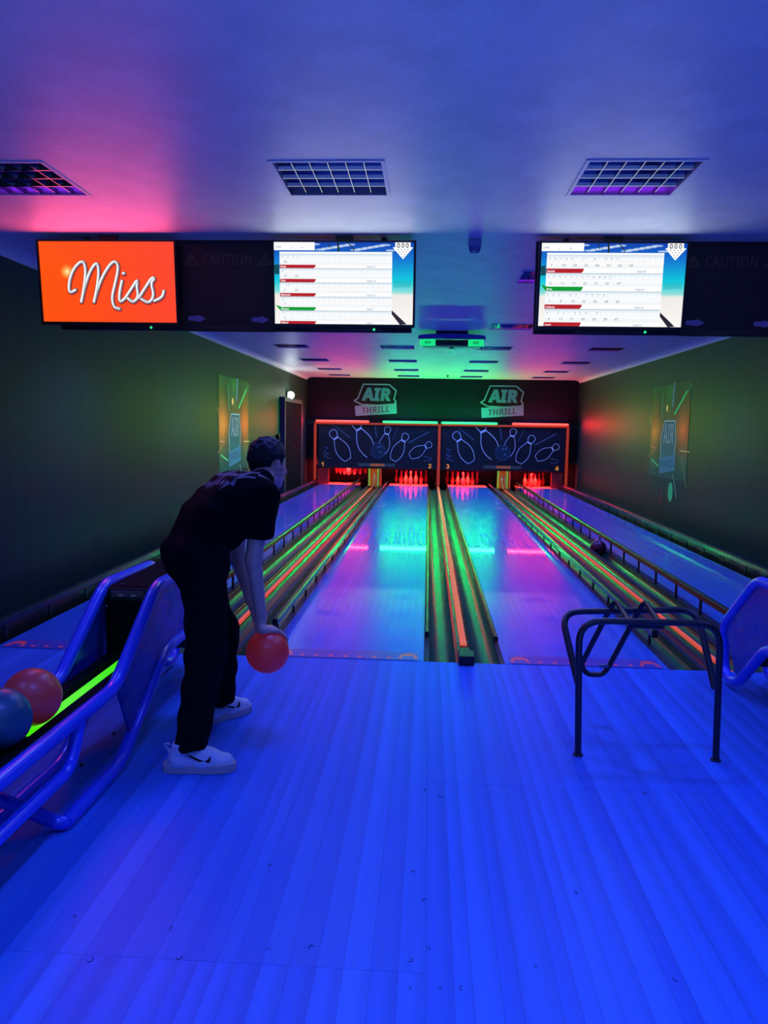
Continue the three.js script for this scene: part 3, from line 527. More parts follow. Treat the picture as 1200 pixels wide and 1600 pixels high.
screenTex.three = scoreTexture([['David', 0, ['5', '4', '7', '4', '8', '', '7', '', '8', '', '6', '4', '7'], ['7', '14', '20', '26', '44', '53', '62', '69'], '69'], ['Orla', 1, ['5', '7', '4', '1', '5', '1', '5', '1', '8', '4', '6', '2'], ['5', '11', '17', '22', '27', '41', '47'], '47'], ['Callum', 0, ['5', '4', '2', '', '4', '2', '', '7', '5', '5', '6'], ['7', '9', '15', '22', '36', '44', '52'], '52'], ['Liam', 0, ['9', '', '3', '2', '1', '9', '2', '8', '', '9'], ['9', '12', '21', '30', '39', '58', '67'], '67']], 0, 80);
// lettering boards
const cautionTex = canvasTexture(512, 512, (c, w, h) => {
  c.fillStyle = '#0b0b14'; c.fillRect(0, 0, w, h); c.fillStyle = '#2a2733'; c.strokeStyle = '#2a2733';
  c.font = '82px sans-serif'; c.textAlign = 'center'; c.fillText('CAUTION', w * 0.49, 122, 280);
  for (const x of [52, 458]) { c.lineWidth = 7; c.beginPath(); c.moveTo(x, 64); c.lineTo(x + 34, 120); c.lineTo(x - 34, 120); c.closePath(); c.stroke(); c.fillRect(x - 3, 80, 6, 20); c.fillRect(x - 3, 106, 6, 6); }
  c.fillStyle = '#17151f'; c.font = '44px sans-serif'; c.fillText('SLIPPERY SURFACE', w / 2, 190, 420); c.font = '32px sans-serif'; for (const [t, y] of [['Bowling lanes are oiled', 250], ['DO NOT cross the foul line', 305], ['Bowlers only beyond this point', 360]]) c.fillText(t, w / 2, y, 430);
  c.fillStyle = '#3b3a86'; for (const [x, y] of [[76, 436], [430, 440]]) { c.beginPath(); for (let i = 0; i < 40; i++) { const a = i / 40 * 6.283; c.lineTo(x + Math.cos(a) * (48 + 3 * Math.sin(a * 9)), y + Math.sin(a) * (17 + 3 * Math.cos(a * 5))); } c.fill(); }
  c.fillStyle = '#33313f'; c.font = '18px sans-serif'; c.fillText('www.competitionbowlingservices.com', w * 0.49, 492, 290);
});
const cautionMat = mat([1, 1, 1], 0.5, { map: cautionTex, emissive: lin(0.25, 0.25, 0.25), emissiveMap: cautionTex, emissiveIntensity: 1 });
{
  const D = 5.42;
  // long dark boards behind the screens, hung from the ceiling
  for (const [x0, x1, label, signs] of [[-2.62, -0.135, 'long dark board hung behind the orange screen and the left scoreboard', [[-1.74, -1.09]]], [0.70, 3.35, 'long dark board hung behind the right scoreboard', [[1.68, 2.33]]]]) {
    const o = thing('hanging_board', label, 'board', V((x0 + x1) / 2, 0, D + 0.08), 'hanging boards');
    mesh('back_panel', rbox(x1 - x0, 0.62, 0.03, 0.006, 0, 2.44, 0, 1), M.board, o);
    for (const [a, b] of signs) { const s = mesh('warning_sign', box(b - a, 0.6, 0.008), [M.board, M.board, M.board, M.board, cautionMat, M.board], o); s.position.set((a + b) / 2 - (x0 + x1) / 2, 2.425, 0.02); }
    for (const x of [x0 + 0.2, x1 - 0.2]) mesh('hanger', rbox(0.04, 0.05, 0.03, 0.004, x - (x0 + x1) / 2, 2.75, 0, 1), M.blackPlastic, o);
  }
  const screens = [
    ['hanging_screen', 'bright orange screen with swirling white lettering at the left', [[-2.73, 2.71], [-1.775, 2.71], [-1.735, 2.175], [-2.665, 2.175]], screenTex.miss, lin(1, 0.09, 0.22), 0.4],
    ['hanging_screen', 'scoreboard screen with five rows, one green name tab, next to the orange screen', [[-1.075, 2.71], [-0.125, 2.71], [-0.12, 2.165], [-1.06, 2.165]], screenTex.two, lin(0.8, 0.95, 1.0), -0.15],
    ['hanging_screen', 'scoreboard screen with four rows of scores, right of the ceiling gap', [[0.715, 2.715], [1.67, 2.715], [1.655, 2.17], [0.705, 2.17]], screenTex.three, lin(0.75, 0.9, 1.0), 0.6],
  ];
  for (const [i, [name, label, q, tex, col, led]] of screens.entries()) {
    const cx = (q[0][0] + q[1][0]) / 2, w = 0.945, h = 0.535, tilt = 0.09;
    const o = thing(name, label, 'screen', V(cx + (i === 0 ? 0.02 : 0), 2.44, D - 0.045), 'hanging screens');
    const holder = o; holder.rotation.x = tilt; if (i === 0) holder.rotation.set(tilt, 0.0, 0);
    mesh('case', rbox(w + 0.03, h + 0.035, 0.045, 0.01, 0, -0.004, -0.032, 2), M.blackPlastic, o);
    const bez = []; for (const s of [-1, 1]) { bez.push(box(0.014, h + 0.035, 0.012, s * (w / 2 + 0.008), -0.003, -0.004)); } bez.push(box(w, 0.012, 0.012, 0, h / 2 + 0.006, -0.004), box(w, 0.022, 0.012, 0, -h / 2 - 0.011, -0.004)); mesh('bezel', merge(bez), M.blackPlastic, o);
    const g = new THREE.PlaneGeometry(w, h); const s = mesh('display', g, mat([0.01, 0.01, 0.01], 0.3, { emissive: lin(1, 1, 1), emissiveMap: tex, emissiveIntensity: i === 0 ? 1.0 : 1.0 }), o); s.position.z = -0.006;
    mesh('lower_bar', rbox(0.5, 0.02, 0.03, 0.004, i === 0 ? 0.1 : 0.02, -h / 2 - 0.032, -0.02, 1), M.blackPlastic, o);
    const l = mesh('status_lamp', new THREE.SphereGeometry(0.009, 10, 8), mat([0.1, 0.6, 0.2], 0.4, { emissive: lin(0.02, 0.9, 0.25), emissiveIntensity: 1 }), o); l.position.set([0.29, 0.21, 0.24][i], -h / 2 - 0.034, -0.002);
    mesh('mount', box(0.12, 0.1, 0.03, 0, 0.27, -0.06), M.blackPlastic, o);
    areaLight('screen_light', col, SCREEN_LEVEL * (i ? 0.52 : 1.75), w, h, V(cx, 2.44, D - 0.06), new THREE.Vector3(0, -0.09, 1));
  }
}

// ------------------------------------------------------------------ small fittings on ceiling and walls
{
  const u = thing('ceiling_unit', 'wide curved ceiling-hung unit with glowing green ends and a dark centre, round sensor below', 'ceiling unit', V(0.275, 0.0, 10.6)); u.scale.x = 1.05;
  const top = new THREE.Shape(); top.moveTo(-0.42, 0); top.lineTo(0.42, 0); top.lineTo(0.41, 0.035); top.quadraticCurveTo(0, 0.085, -0.41, 0.035); top.closePath();
  mesh('cover', new THREE.ExtrudeGeometry(top, { depth: 0.3, bevelEnabled: true, bevelSize: 0.008, bevelThickness: 0.008, bevelSegments: 2 }).translate(0, 2.66, -0.15), mat([0.1, 0.12, 0.5], 0.4), u);
  mesh('stem', box(0.4, 0.06, 0.2, 0, 2.73, 0), M.dark, u);
  const green = mat([0.1, 0.6, 0.2], 0.4, { emissive: lin(0.01, 0.85, 0.2), emissiveIntensity: 0.9 }), dk = mat([0.02, 0.12, 0.05], 0.4, { emissive: lin(0.0, 0.16, 0.05), emissiveIntensity: 1 });
  for (const s of [-1, 1]) { const e = mesh('end_panel', rbox(0.2, 0.085, 0.03, 0.012, s * 0.3, 2.605, 0.13, 2), green, u); for (let k = 0; k < 3; k++) mesh('vent', rbox(0.016, 0.035, 0.006, 0.002, s * (0.275 + k * 0.026), 2.608, 0.147, 1), dk, e); }
  mesh('grille', rbox(0.42, 0.07, 0.035, 0.006, 0, 2.607, 0.125, 1), M.blackPlastic, u);
  mesh('lower_lip', rbox(0.72, 0.018, 0.25, 0.006, 0, 2.56, 0, 1), mat([0.3, 0.45, 0.35], 0.4), u);
  mesh('sensor_stem', box(0.05, 0.035, 0.05, 0.0, 2.535, 0.06), M.dark, u);
  mesh('sensor', new THREE.SphereGeometry(0.042, 16, 12).translate(0, 2.495, 0.07), mat([0.3, 0.8, 0.5], 0.3, { emissive: lin(0.05, 0.55, 0.25), emissiveIntensity: 0.8 }), u);

  const cam = thing('ceiling_sensor', 'small blue box with bright rim hung from the ceiling between the screens', 'sensor', V(0.285, 0, 5.5));
  mesh('base', rbox(0.085, 0.05, 0.085, 0.01, 0, 2.735, 0, 2), mat([0.25, 0.28, 0.5], 0.5), cam);
  mesh('body', new THREE.CylinderGeometry(0.042, 0.034, 0.035, 20).translate(0, 2.695, 0), mat([0.12, 0.14, 0.35], 0.4), cam);
  mesh('lens_ring', new THREE.TorusGeometry(0.026, 0.004, 6, 20).rotateX(Math.PI / 2).translate(0, 2.677, 0), M.steel, cam);
  const sp = thing('ceiling_sprinkler', 'tiny dark sprinkler on the ceiling by the back wall', 'sprinkler', V(0.42, CEIL, 18.9));
  mesh('plate', new THREE.CylinderGeometry(0.04, 0.04, 0.01, 14).translate(0, -0.005, 0), M.steel, sp); mesh('head', new THREE.ConeGeometry(0.03, 0.05, 10).rotateX(Math.PI).translate(0, -0.035, 0), M.dark, sp);

  // bulkhead lamp over the door
  const b = thing('wall_lamp', 'round glowing white lamp on the left wall above the dark door', 'lamp', V(XL, 2.17, 17.35));
  mesh('back_plate', new THREE.CylinderGeometry(0.1, 0.1, 0.03, 20).rotateZ(Math.PI / 2).translate(0.015, 0, 0), M.dark, b);
  mesh('globe', new THREE.SphereGeometry(0.085, 20, 14).translate(0.09, 0, 0), mat([0.9, 0.9, 0.9], 0.3, { emissive: lin(0.9, 1, 0.92), emissiveIntensity: 2.2 }), b);
  const pl = new THREE.PointLight(lin(0.9, 1, 0.92), 1.5); pl.name = 'wall_lamp_light'; pl.castShadow = true; pl.shadow.radius = 4; pl.position.copy(V(XL + 0.09, 2.17, 17.35)); scene.add(pl);

  // the door below it
  const d = new THREE.Group(); d.name = 'door_1'; d.userData.kind = 'structure'; d.position.copy(V(XL, 0, 17.75)); scene.add(d);
  mesh('door_frame', merge([box(0.1, 2.02, 0.09, 0.05, 1.01, 1.1), box(0.1, 2.02, 0.09, 0.05, 1.01, -1.1), box(0.1, 0.09, 2.29, 0.05, 2.06, 0)]), mat([0.10, 0.105, 0.12], 0.6), d);
  for (const z of [0.53, -0.53]) mesh('door_leaf', rbox(0.05, 1.98, 1.06, 0.006, 0.065, 1.0, z, 1), mat([0.006, 0.007, 0.009], 0.95, { specularIntensity: 0.15 }), d);
  mesh('door_handle', tube([new THREE.Vector3(0.09, 1.02, 0.12), new THREE.Vector3(0.13, 1.02, 0.12), new THREE.Vector3(0.13, 1.02, 0.26)], 0.01, 0.02), M.steel, d);
  const sw = thing('wall_switch', 'small dark box on the left wall beside the door', 'switch', V(XL, 1.24, 16.2));
  mesh('case', rbox(0.06, 0.14, 0.12, 0.01, 0.03, 0, 0, 2), M.blackPlastic, sw); mesh('button', rbox(0.02, 0.05, 0.05, 0.006, 0.065, 0, 0, 1), M.ridge, sw);
}
// printed posters on the side walls
{
  const tex = canvasTexture(512, 640, (c, w, h) => {
    c.clearRect(0, 0, w, h);
    const px = (x) => x, glow = (x, y, r, col) => { const g = c.createRadialGradient(x, y, 2, x, y, r); g.addColorStop(0, col); g.addColorStop(1, 'rgba(0,0,0,0)'); c.fillStyle = g; c.fillRect(30, 20, w - 60, h * 0.72); };
    { const g = c.createLinearGradient(0, 20, 0, h * 0.76); g.addColorStop(0, '#1f5a26'); g.addColorStop(0.3, '#5c7a26'); g.addColorStop(0.55, '#a08434'); g.addColorStop(0.8, '#2f7a4a'); g.addColorStop(1, '#16443a'); c.fillStyle = g; } c.fillRect(30, 20, w - 60, h * 0.74); glow(80, 260, 250, 'rgba(240,150,40,1)'); glow(420, 250, 260, 'rgba(240,120,36,1)'); glow(250, 150, 150, 'rgba(150,150,30,.7)'); glow(250, 60, 170, 'rgba(40,130,50,.8)'); glow(250, 380, 170, 'rgba(30,110,90,.8)');
    c.fillStyle = 'rgba(36,96,90,.75)'; c.beginPath(); c.moveTo(170, 300); c.lineTo(205, 205); c.lineTo(330, 205); c.lineTo(350, 300); c.lineTo(330, 420); c.lineTo(180, 430); c.closePath(); c.fill(); c.strokeStyle = '#86b9a4'; c.lineWidth = 6; c.stroke();
    c.fillStyle = '#6f8a80'; c.font = 'bold 92px sans-serif'; c.textAlign = 'center'; c.save(); c.translate(262, 320); c.scale(0.8, 1.5); c.fillText('AIR', 0, 0); c.restore();
    c.fillStyle = '#33707c'; c.beginPath(); c.moveTo(165, 400); c.lineTo(350, 370); c.lineTo(352, 450); c.lineTo(168, 478); c.closePath(); c.fill(); c.fillStyle = '#1f4a58'; c.font = 'bold 52px sans-serif'; c.save(); c.translate(258, 440); c.rotate(-0.12); c.fillText('THRILL', 0, 0, 170); c.restore();
    const L = (a, b, d, e, col, lw) => { c.strokeStyle = col; c.lineWidth = lw; c.lineCap = 'round'; c.beginPath(); c.moveTo(a, b); c.lineTo(d, e); c.stroke(); };
    L(10, 180, 60, 260, '#b39a50', 5); L(40, 340, 110, 345, '#c88a50', 6); L(10, 400, 100, 348, '#a06a40', 6); L(60, 410, 150, 440, '#4ad070', 8); L(400, 350, 500, 352, '#c8b060', 6); L(420, 380, 490, 520, '#7a7a48', 6); L(320, 170, 440, 70, '#1fdc6a', 11); L(430, 85, 490, 40, '#2a9a50', 6); L(300, 20, 290, 130, '#5a86a0', 12); L(160, 60, 175, 190, '#2c8c5c', 10); L(335, 470, 390, 580, '#6aa088', 6); L(210, 560, 190, 636, '#7a2a2a', 12);
    c.fillStyle = '#1fae6a'; c.beginPath(); c.ellipse(318, 560, 28, 48, 0, 0, 7); c.fill(); c.fillStyle = '#f2d060'; c.beginPath(); c.ellipse(226, 140, 10, 18, 0, 0, 7); c.fill();
    c.strokeStyle = '#2c5c68'; c.lineWidth = 5; c.beginPath(); c.moveTo(110, 520); c.lineTo(160, 600); c.moveTo(250, 560); c.lineTo(310, 480); c.stroke();
  });
    for (const [x, rot, label] of [[XL + 0.004, Math.PI / 2, 'colourful orange and green lettering mural on the left wall behind the person'], [XR - 0.004, -Math.PI / 2, 'colourful orange and green lettering mural on the right wall']]) {
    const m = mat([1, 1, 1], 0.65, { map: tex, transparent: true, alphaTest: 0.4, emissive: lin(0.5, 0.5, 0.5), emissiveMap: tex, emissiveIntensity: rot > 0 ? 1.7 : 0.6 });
    const p = mesh('wall_mural', new THREE.PlaneGeometry(2.2, 2.0), m); p.rotation.y = rot; p.position.copy(V(x, 1.3, 12.65)); tag(p, label, 'mural', 'wall murals');
  }
}

// ------------------------------------------------------------------ ball returns
const ballG = new THREE.SphereGeometry(0.103, 48, 32);
const holeG = merge([[-0.018, 0.012], [0.018, 0.012], [0, -0.026]].map(([x, y], i) => new THREE.CylinderGeometry(0.011, 0.011, 0.004, 14).rotateX(Math.PI / 2).translate(x, y, Math.sqrt(0.103 ** 2 - x * x - y * y))));
function ball(label, material, at, turn) {
  const o = thing('bowling_ball', label, 'bowling ball', at, 'bowling balls'); mesh('ball', ballG, material, o); const h = mesh('finger_holes', holeG, M.dark, o); h.rotation.set(...turn); return o;
}
function ballReturn(cx, label, mirror) {
  const o = thing('ball_return', label, 'ball return', V(cx, 0, 3.6), 'ball returns'), L = (x, y, d) => new THREE.Vector3(x, y, 3.6 - d), hw = 0.125, tr = 0.029;
  const side = (x) => [L(x, 0.03, 2.61), L(x, 0.03, 3.12), L(x, 0.363, 3.69), L(x, 0.363, 4.07), L(x, 0.05, 4.42), L(x, 0.05, 4.62), L(x, 0.34, 4.66), L(x, 0.69, 4.24), L(x, 0.706, 3.58), L(x, 0.375, 3.08), L(x, 0.385, 1.1)];
  const panelShape = (() => { const s = new THREE.Shape(); [[3.58, 0.70], [4.24, 0.685], [4.64, 0.34], [4.42, 0.08], [4.07, 0.363], [3.69, 0.363], [3.23, 0.11], [3.1, 0.36]].forEach(([d, y], i) => i ? s.lineTo(-d + 3.6, y) : s.moveTo(-d + 3.6, y)); s.closePath(); return s; })();
  const panelG = new THREE.ExtrudeGeometry(panelShape, { depth: 0.012, bevelEnabled: true, bevelSize: 0.003, bevelThickness: 0.002, bevelSegments: 1 }).rotateY(-Math.PI / 2);
  for (const s of [-1, 1]) {
    const x = s * hw;
    mesh('side_tube', tube(side(x), tr, 0.09), M.blueTube, o);
    const g = new THREE.BufferGeometry().copy(panelG); const p = mesh('side_panel', new THREE.ExtrudeGeometry(panelShape, { depth: 0.012, bevelEnabled: false }).applyMatrix4(new THREE.Matrix4().makeBasis(new THREE.Vector3(0, 0, 1), new THREE.Vector3(0, 1, 0), new THREE.Vector3(-1, 0, 0))), M.bluePlastic, o); p.position.x = x + 0.006;
    mesh('brace_tube', tube([L(x, 0.36, 2.75), L(x, 0.21, 2.66), L(x, 0.2, 1.1)], 0.024, 0.06), M.blueTube, o);
  }
  mesh('floor_bar', tube([L(hw, 0.03, 2.66), L(hw, 0.03, 2.6), L(hw - 0.06, 0.05, 2.6), L(-hw, 0.12, 2.6), L(-hw - 0.05, 0.12, 2.6)], 0.027, 0.03), M.blueTube, o);
  for (const [x, d] of [[hw, 3.0], [hw, 2.7]]) mesh('bolt', new THREE.CylinderGeometry(0.008, 0.008, 0.012, 8).rotateZ(Math.PI / 2).translate(x + 0.028, 0.21, 3.6 - d), M.blackPlastic, o);
  // hood: top, dark mouth, slots
  mesh('hood_top', rbox(hw * 2 - 0.03, 0.02, 0.72, 0.006, 0, 0.69, 3.6 - 3.93, 1), M.matt, o);
  mesh('hood_front', box(hw * 2 - 0.04, 0.06, 0.02, 0, 0.665, 3.6 - 3.565), M.blackPlastic, o);
  mesh('hood_back', box(hw * 2 - 0.03, 0.45, 0.02, 0, 0.42, 3.6 - 4.3), M.dark, o);
  mesh('mouth', box(hw * 2 - 0.03, 0.3, 0.01, 0, 0.53, 3.6 - 3.56), M.matt, o);
  mesh('slot_plate', rbox(0.16, 0.03, 0.006, 0.003, 0, 0.668, 3.6 - 3.551, 1), mat([0.12, 0.05, 0.05], 0.4), o);
  for (const x of [-0.03, 0.03]) mesh('slot', box(0.022, 0.008, 0.006, x, 0.663, 3.6 - 3.546), mat([0.5, 0.4, 0.3], 0.4), o);
  for (const [x, y, d] of [[-0.05, 0.702, 3.62], [0.05, 0.702, 3.62], [-0.08, 0.702, 4.0], [0.08, 0.702, 4.0], [-0.085, 0.62, 3.51], [0.085, 0.62, 3.51]]) mesh('screw', new THREE.CylinderGeometry(0.009, 0.009, 0.004, 10).translate(x, y, 3.6 - d), M.steel, o);
  // bed the balls roll on
  mesh('rack_bed', merge([box(hw * 2 - 0.06, 0.012, 2.5, 0, 0.35, 3.6 - 2.35), box(0.05, 0.03, 2.5, -0.07, 0.37, 3.6 - 2.35), box(0.05, 0.03, 2.5, 0.07, 0.37, 3.6 - 2.35)]), M.matt, o);
  mesh('lime_strip', rbox(0.055, 0.006, 0.96, 0.002, 0.0, 0.361, 3.6 - 3.07, 1), M.lime, o);
  return o;
}
{
  const left = ballReturn(-1.41, 'blue ball return with lime strip and two balls, beside the bowling person');
  const badge = canvasTexture(256, 128, (c) => { c.clearRect(0, 0, 256, 128); c.fillStyle = '#5566cc'; c.font = 'bold 76px sans-serif'; c.textBaseline = 'middle'; c.fillText('ROLL', 62, 60); c.lineWidth = 9; c.strokeStyle = '#5566cc'; c.beginPath(); c.ellipse(32, 62, 17, 40, 0, 0, 7); c.stroke(); c.beginPath(); c.moveTo(18, 60); c.lineTo(46, 60); c.stroke(); });
  for (const s of [1]) { const b = mesh('badge', new THREE.PlaneGeometry(0.24, 0.12), mat([1, 1, 1], 0.5, { map: badge, transparent: true, alphaTest: 0.4 }), left); b.rotation.y = Math.PI / 2; b.position.set(0.1335, 0.57, 3.6 - 3.86); }
  const right = copyOf(left, 'blue ball return half out of frame at the right, beyond the ramp stand'); right.position.x = 1.915; right.userData.group = left.userData.group;
}
const redBall = mat([0.45, 0.05, 0.05], 0.38, { emissive: lin(0.035, 0.003, 0.004), emissiveIntensity: 1, clearcoat: 0.2, clearcoatRoughness: 0.3 });
const handBall = mat([0.5, 0.04, 0.035], 0.4, { emissive: lin(0.06, 0.003, 0.004), emissiveIntensity: 1, clearcoat: 0.2, clearcoatRoughness: 0.3 });
ball('dull red bowling ball resting on the lime strip of the left ball return', redBall, V(-1.41, 0.484, 2.645), [-0.7, 3.6, 0]);
ball('dark teal bowling ball at the left edge, in front of the red one', mat([0.01, 0.10, 0.16], 0.38, { clearcoat: 0.2, clearcoatRoughness: 0.3 }), V(-1.41, 0.484, 2.43), [-0.9, 3.4, 0]);
ball('small dark maroon ball lying in the gutter beside the far right lane', mat([0.25, 0.03, 0.05], 0.3, { clearcoat: 0.3 }), V(2.178, 0.0, 9.9), [0, 2.5, 0]);
const BALL = V(-0.749, 0.396, 3.6);
ball('bright red bowling ball held low in the hands of the bending person', handBall, BALL, [0.4, 2.4, 0]);

// ------------------------------------------------------------------ steel ramp stand
{
  const o = thing('ramp_stand', 'black tubular steel ball ramp stand on the approach', 'ramp', V(1.02, 0, 3.46)), L = (x, y, d) => new THREE.Vector3(x - 1.02, y, 3.46 - d), r = 0.0155;
  const black = mat([0.012, 0.012, 0.018], 0.35, { clearcoat: 0.3, clearcoatRoughness: 0.3 });
  mesh('front_arch', tube([L(0.713, 0.01, 3.46), L(0.692, 0.628, 3.46), L(1.312, 0.632, 3.46), L(1.329, 0.01, 3.46)], r, 0.11), black, o);
  mesh('rear_arch', tube([L(0.702, 0.33, 3.475), L(0.655, 0.605, 3.72), L(1.31, 0.625, 3.76), L(1.31, 0.33, 3.475)], r, 0.1), black, o);
  mesh('ball_rail', tube([L(1.07, 0.60, 3.5), L(1.06, 0.635, 3.62), L(1.05, 0.675, 3.72), L(0.93, 0.30, 3.86), L(0.90, 0.255, 3.86), L(0.82, 0.255, 3.86), L(0.79, 0.30, 3.86), L(0.91, 0.675, 3.72), L(0.925, 0.635, 3.62), L(0.935, 0.60, 3.5)], 0.0135, 0.05), black, o);
  mesh('cross_bar', tube([L(0.93, 0.60, 3.5), L(1.075, 0.60, 3.5)], 0.012, 0.02), black, o);
  const foot = new THREE.CylinderGeometry(0.021, 0.024, 0.008, 18);
  for (const x of [0.713, 1.329]) { const f = mesh('foot', foot, mat([0.03, 0.03, 0.05], 0.5), o); f.position.copy(L(x, 0.004, 3.46)); }
  for (const x of [0.765, 0.905]) { const f = mesh('stop_pin', new THREE.CylinderGeometry(0.011, 0.011, 0.055, 12).rotateZ(Math.PI / 2).rotateY(0.3), M.steel, o); f.position.copy(L(x, 0.305, 3.85)); }
}

// ------------------------------------------------------------------ the person
{
  const base = V(-0.98, 0, 3.42), P = (x, y, d) => V(x, y, d).sub(base);
  const J = {
    hipR: P(-1.0, 0.87, 3.40), hipL: P(-1.13, 0.87, 3.56), kneeR: P(-0.955, 0.48, 3.29), kneeL: P(-1.0, 0.47, 3.68), ankR: P(-0.985, 0.10, 3.15), ankL: P(-1.005, 0.10, 3.70),
    waist: P(-1.02, 0.99, 3.53), belly: P(-0.97, 1.06, 3.58), chest: P(-0.90, 1.13, 3.65), neckBase: P(-0.81, 1.18, 3.735),
    shR: P(-0.765, 1.14, 3.56), shL: P(-0.965, 1.14, 3.85), elR: P(-0.81, 0.845, 3.57), elL: P(-0.95, 0.80, 3.84), wrR: P(-0.778, 0.56, 3.595), wrL: P(-0.83, 0.545, 3.73),
    head: P(-0.80, 1.285, 3.87),
  };
  const bc = BALL.clone().sub(base), BR = 0.103;
  const lateral = J.shR.clone().sub(J.shL).normalize(), hipLat = J.hipR.clone().sub(J.hipL).normalize();
  const off = (p, v, s) => p.clone().addScaledVector(v, s);
  // head frame
  const G = new THREE.Vector3(0.62, -0.14, -0.77).normalize(), HR = new THREE.Vector3().crossVectors(G, new THREE.Vector3(0, 1, 0)).normalize(), HU = new THREE.Vector3().crossVectors(HR, G);
  const h = (r, u, f) => J.head.clone().addScaledVector(HR, r).addScaledVector(HU, u).addScaledVector(G, f);
  const ell = (p, c, a, b, d) => { const q = p.clone().sub(c), x = q.dot(HR) / a, y = q.dot(HU) / b, z = q.dot(G) / d, k = Math.hypot(x, y, z); return (k - 1) * Math.min(a, b, d); };
  const c1 = h(0, 0.025, -0.012), c2 = h(0, -0.05, 0.03), nose = [h(0, 0.005, 0.088), h(0, -0.03, 0.108)], eyes = [h(-0.032, 0.005, 0.082), h(0.032, 0.005, 0.082)], chin = h(0, -0.098, 0.062), lips = [h(-0.02, -0.066, 0.085), h(0.02, -0.066, 0.085)], ears = [-1, 1].map((k) => [h(k * 0.081, -0.008, -0.012), h(k * 0.096, -0.006, -0.003)]);
  const headField = (p) => {
    let d = ell(p, c1, 0.074, 0.095, 0.093); d = smin(d, ell(p, c2, 0.055, 0.066, 0.058), 0.04); d = smin(d, bone(p, chin, chin, 0.026, 0.026), 0.03);
    d = smin(d, bone(p, nose[0], nose[1], 0.010, 0.0145), 0.014); d = smin(d, bone(p, lips[0], lips[1], 0.008, 0.008), 0.012);
    for (const e of eyes) d = -smin(-d, bone(p, e, e, 0.017, 0.017) + 0.004, 0.012) ; for (const e of eyes) d = Math.min(d, Math.hypot(p.x - e.x + G.x * 0.013, p.y - e.y + G.y * 0.013, p.z - e.z + G.z * 0.013) - 0.0115);
    for (const [a, b] of ears) { d = smin(d, ell(p, a, 0.012, 0.033, 0.021), 0.008); d = Math.max(d, -(p.distanceTo(b) - 0.0125)); }
    return d;
  };
  // hands: five fingers each, closed round the ball
  const onBall = (v, lift) => bc.clone().addScaledVector(v.clone().normalize(), BR + lift);
  function hand(wrist, dir, along, ts) {          // dir: from the ball's centre to the palm; along: where the fingers point; ts: thumb side
    const n = dir.clone().normalize(), f = along.clone().addScaledVector(n, -along.dot(n)).normalize(), s = new THREE.Vector3().crossVectors(n, f).multiplyScalar(-ts);
    const turn = (a, b) => n.clone().multiplyScalar(Math.cos(a)).addScaledVector(f, Math.sin(a)).addScaledVector(s, b).normalize();
    const bones = [];
    for (let k = 0; k < 4; k++) {
      const b = (k - 1.5) * 0.21, len = [0.92, 1.0, 0.95, 0.78][k], r = [0.0088, 0.0092, 0.0088, 0.0078][k];
      const q = [0.42, 0.42 + 0.42 * len, 0.42 + 0.72 * len, 0.42 + 0.95 * len].map((a, i) => onBall(turn(a, b * (1 + i * 0.12)), r * (i === 0 ? 1.5 : 0.95)));
      bones.push([q[0], q[1], r * 1.08, r], [q[1], q[2], r, r * 0.94], [q[2], q[3], r * 0.94, r * 0.8]);
    }
    const t = [onBall(turn(-0.1, -0.42), 0.016), onBall(turn(0.12, -0.72), 0.011), onBall(turn(0.36, -0.95), 0.009)];
    bones.push([t[0], t[1], 0.0125, 0.0105], [t[1], t[2], 0.0105, 0.0085]);
    const palm = [[onBall(turn(-0.1, -0.16), 0.017), onBall(turn(0.42, -0.3), 0.012)], [onBall(turn(-0.12, 0.0), 0.017), onBall(turn(0.44, -0.08), 0.012)], [onBall(turn(-0.1, 0.16), 0.016), onBall(turn(0.42, 0.16), 0.011)], [onBall(turn(-0.08, 0.2), 0.015), onBall(turn(0.4, 0.34), 0.010)]];
    const heel = onBall(turn(-0.16, 0), 0.022);
    const field = (p) => { let d = 1; for (const [a, b] of palm) d = smin(d, bone(p, a, b, 0.0155, 0.0125), 0.016); d = smin(d, bone(p, heel, wrist, 0.021, 0.024), 0.02); let g = 1; for (const [a, b, x, y] of bones) g = Math.min(g, bone(p, a, b, x, y)); d = smin(d, g, 0.006); return Math.max(d, -(p.distanceTo(bc) - BR - 0.0005)); };
    return field;
  }
  const handR = hand(J.wrR, new THREE.Vector3(-0.12, 0.98, 0.12), new THREE.Vector3(0.6, -0.1, -0.6), 1);
  const handL = hand(J.wrL, new THREE.Vector3(-0.42, 0.5, -0.78), new THREE.Vector3(0.3, -0.85, -0.4), -1);
  const bodyField = (p) => {
    let d = bone(p, off(J.hipR, hipLat, -0.03), off(J.hipL, hipLat, 0.03), 0.092, 0.092);
    d = smin(d, bone(p, off(J.waist, hipLat, 0.05), off(J.waist, hipLat, -0.05), 0.085, 0.085), 0.06);
    d = smin(d, bone(p, off(J.chest, lateral, 0.07), off(J.chest, lateral, -0.07), 0.105, 0.105), 0.08);
    d = smin(d, bone(p, J.waist, J.chest, 0.088, 0.095), 0.06);
    d = smin(d, bone(p, off(J.shR, lateral, -0.02), off(J.shL, lateral, 0.02), 0.062, 0.062), 0.06);
    d = smin(d, bone(p, J.neckBase, J.head, 0.052, 0.044), 0.04);
    for (const s of ['R', 'L']) {
      d = smin(d, bone(p, J['hip' + s], J['knee' + s], 0.082, 0.056), 0.05); d = smin(d, bone(p, J['knee' + s], J['ank' + s], 0.055, 0.04), 0.02);
      d = smin(d, bone(p, J['sh' + s], J['el' + s], 0.05, 0.039), 0.03); d = smin(d, bone(p, J['el' + s], J['wr' + s], 0.040, 0.0265), 0.02);
    }
    return Math.min(d, headField(p) + 0.014);
  };
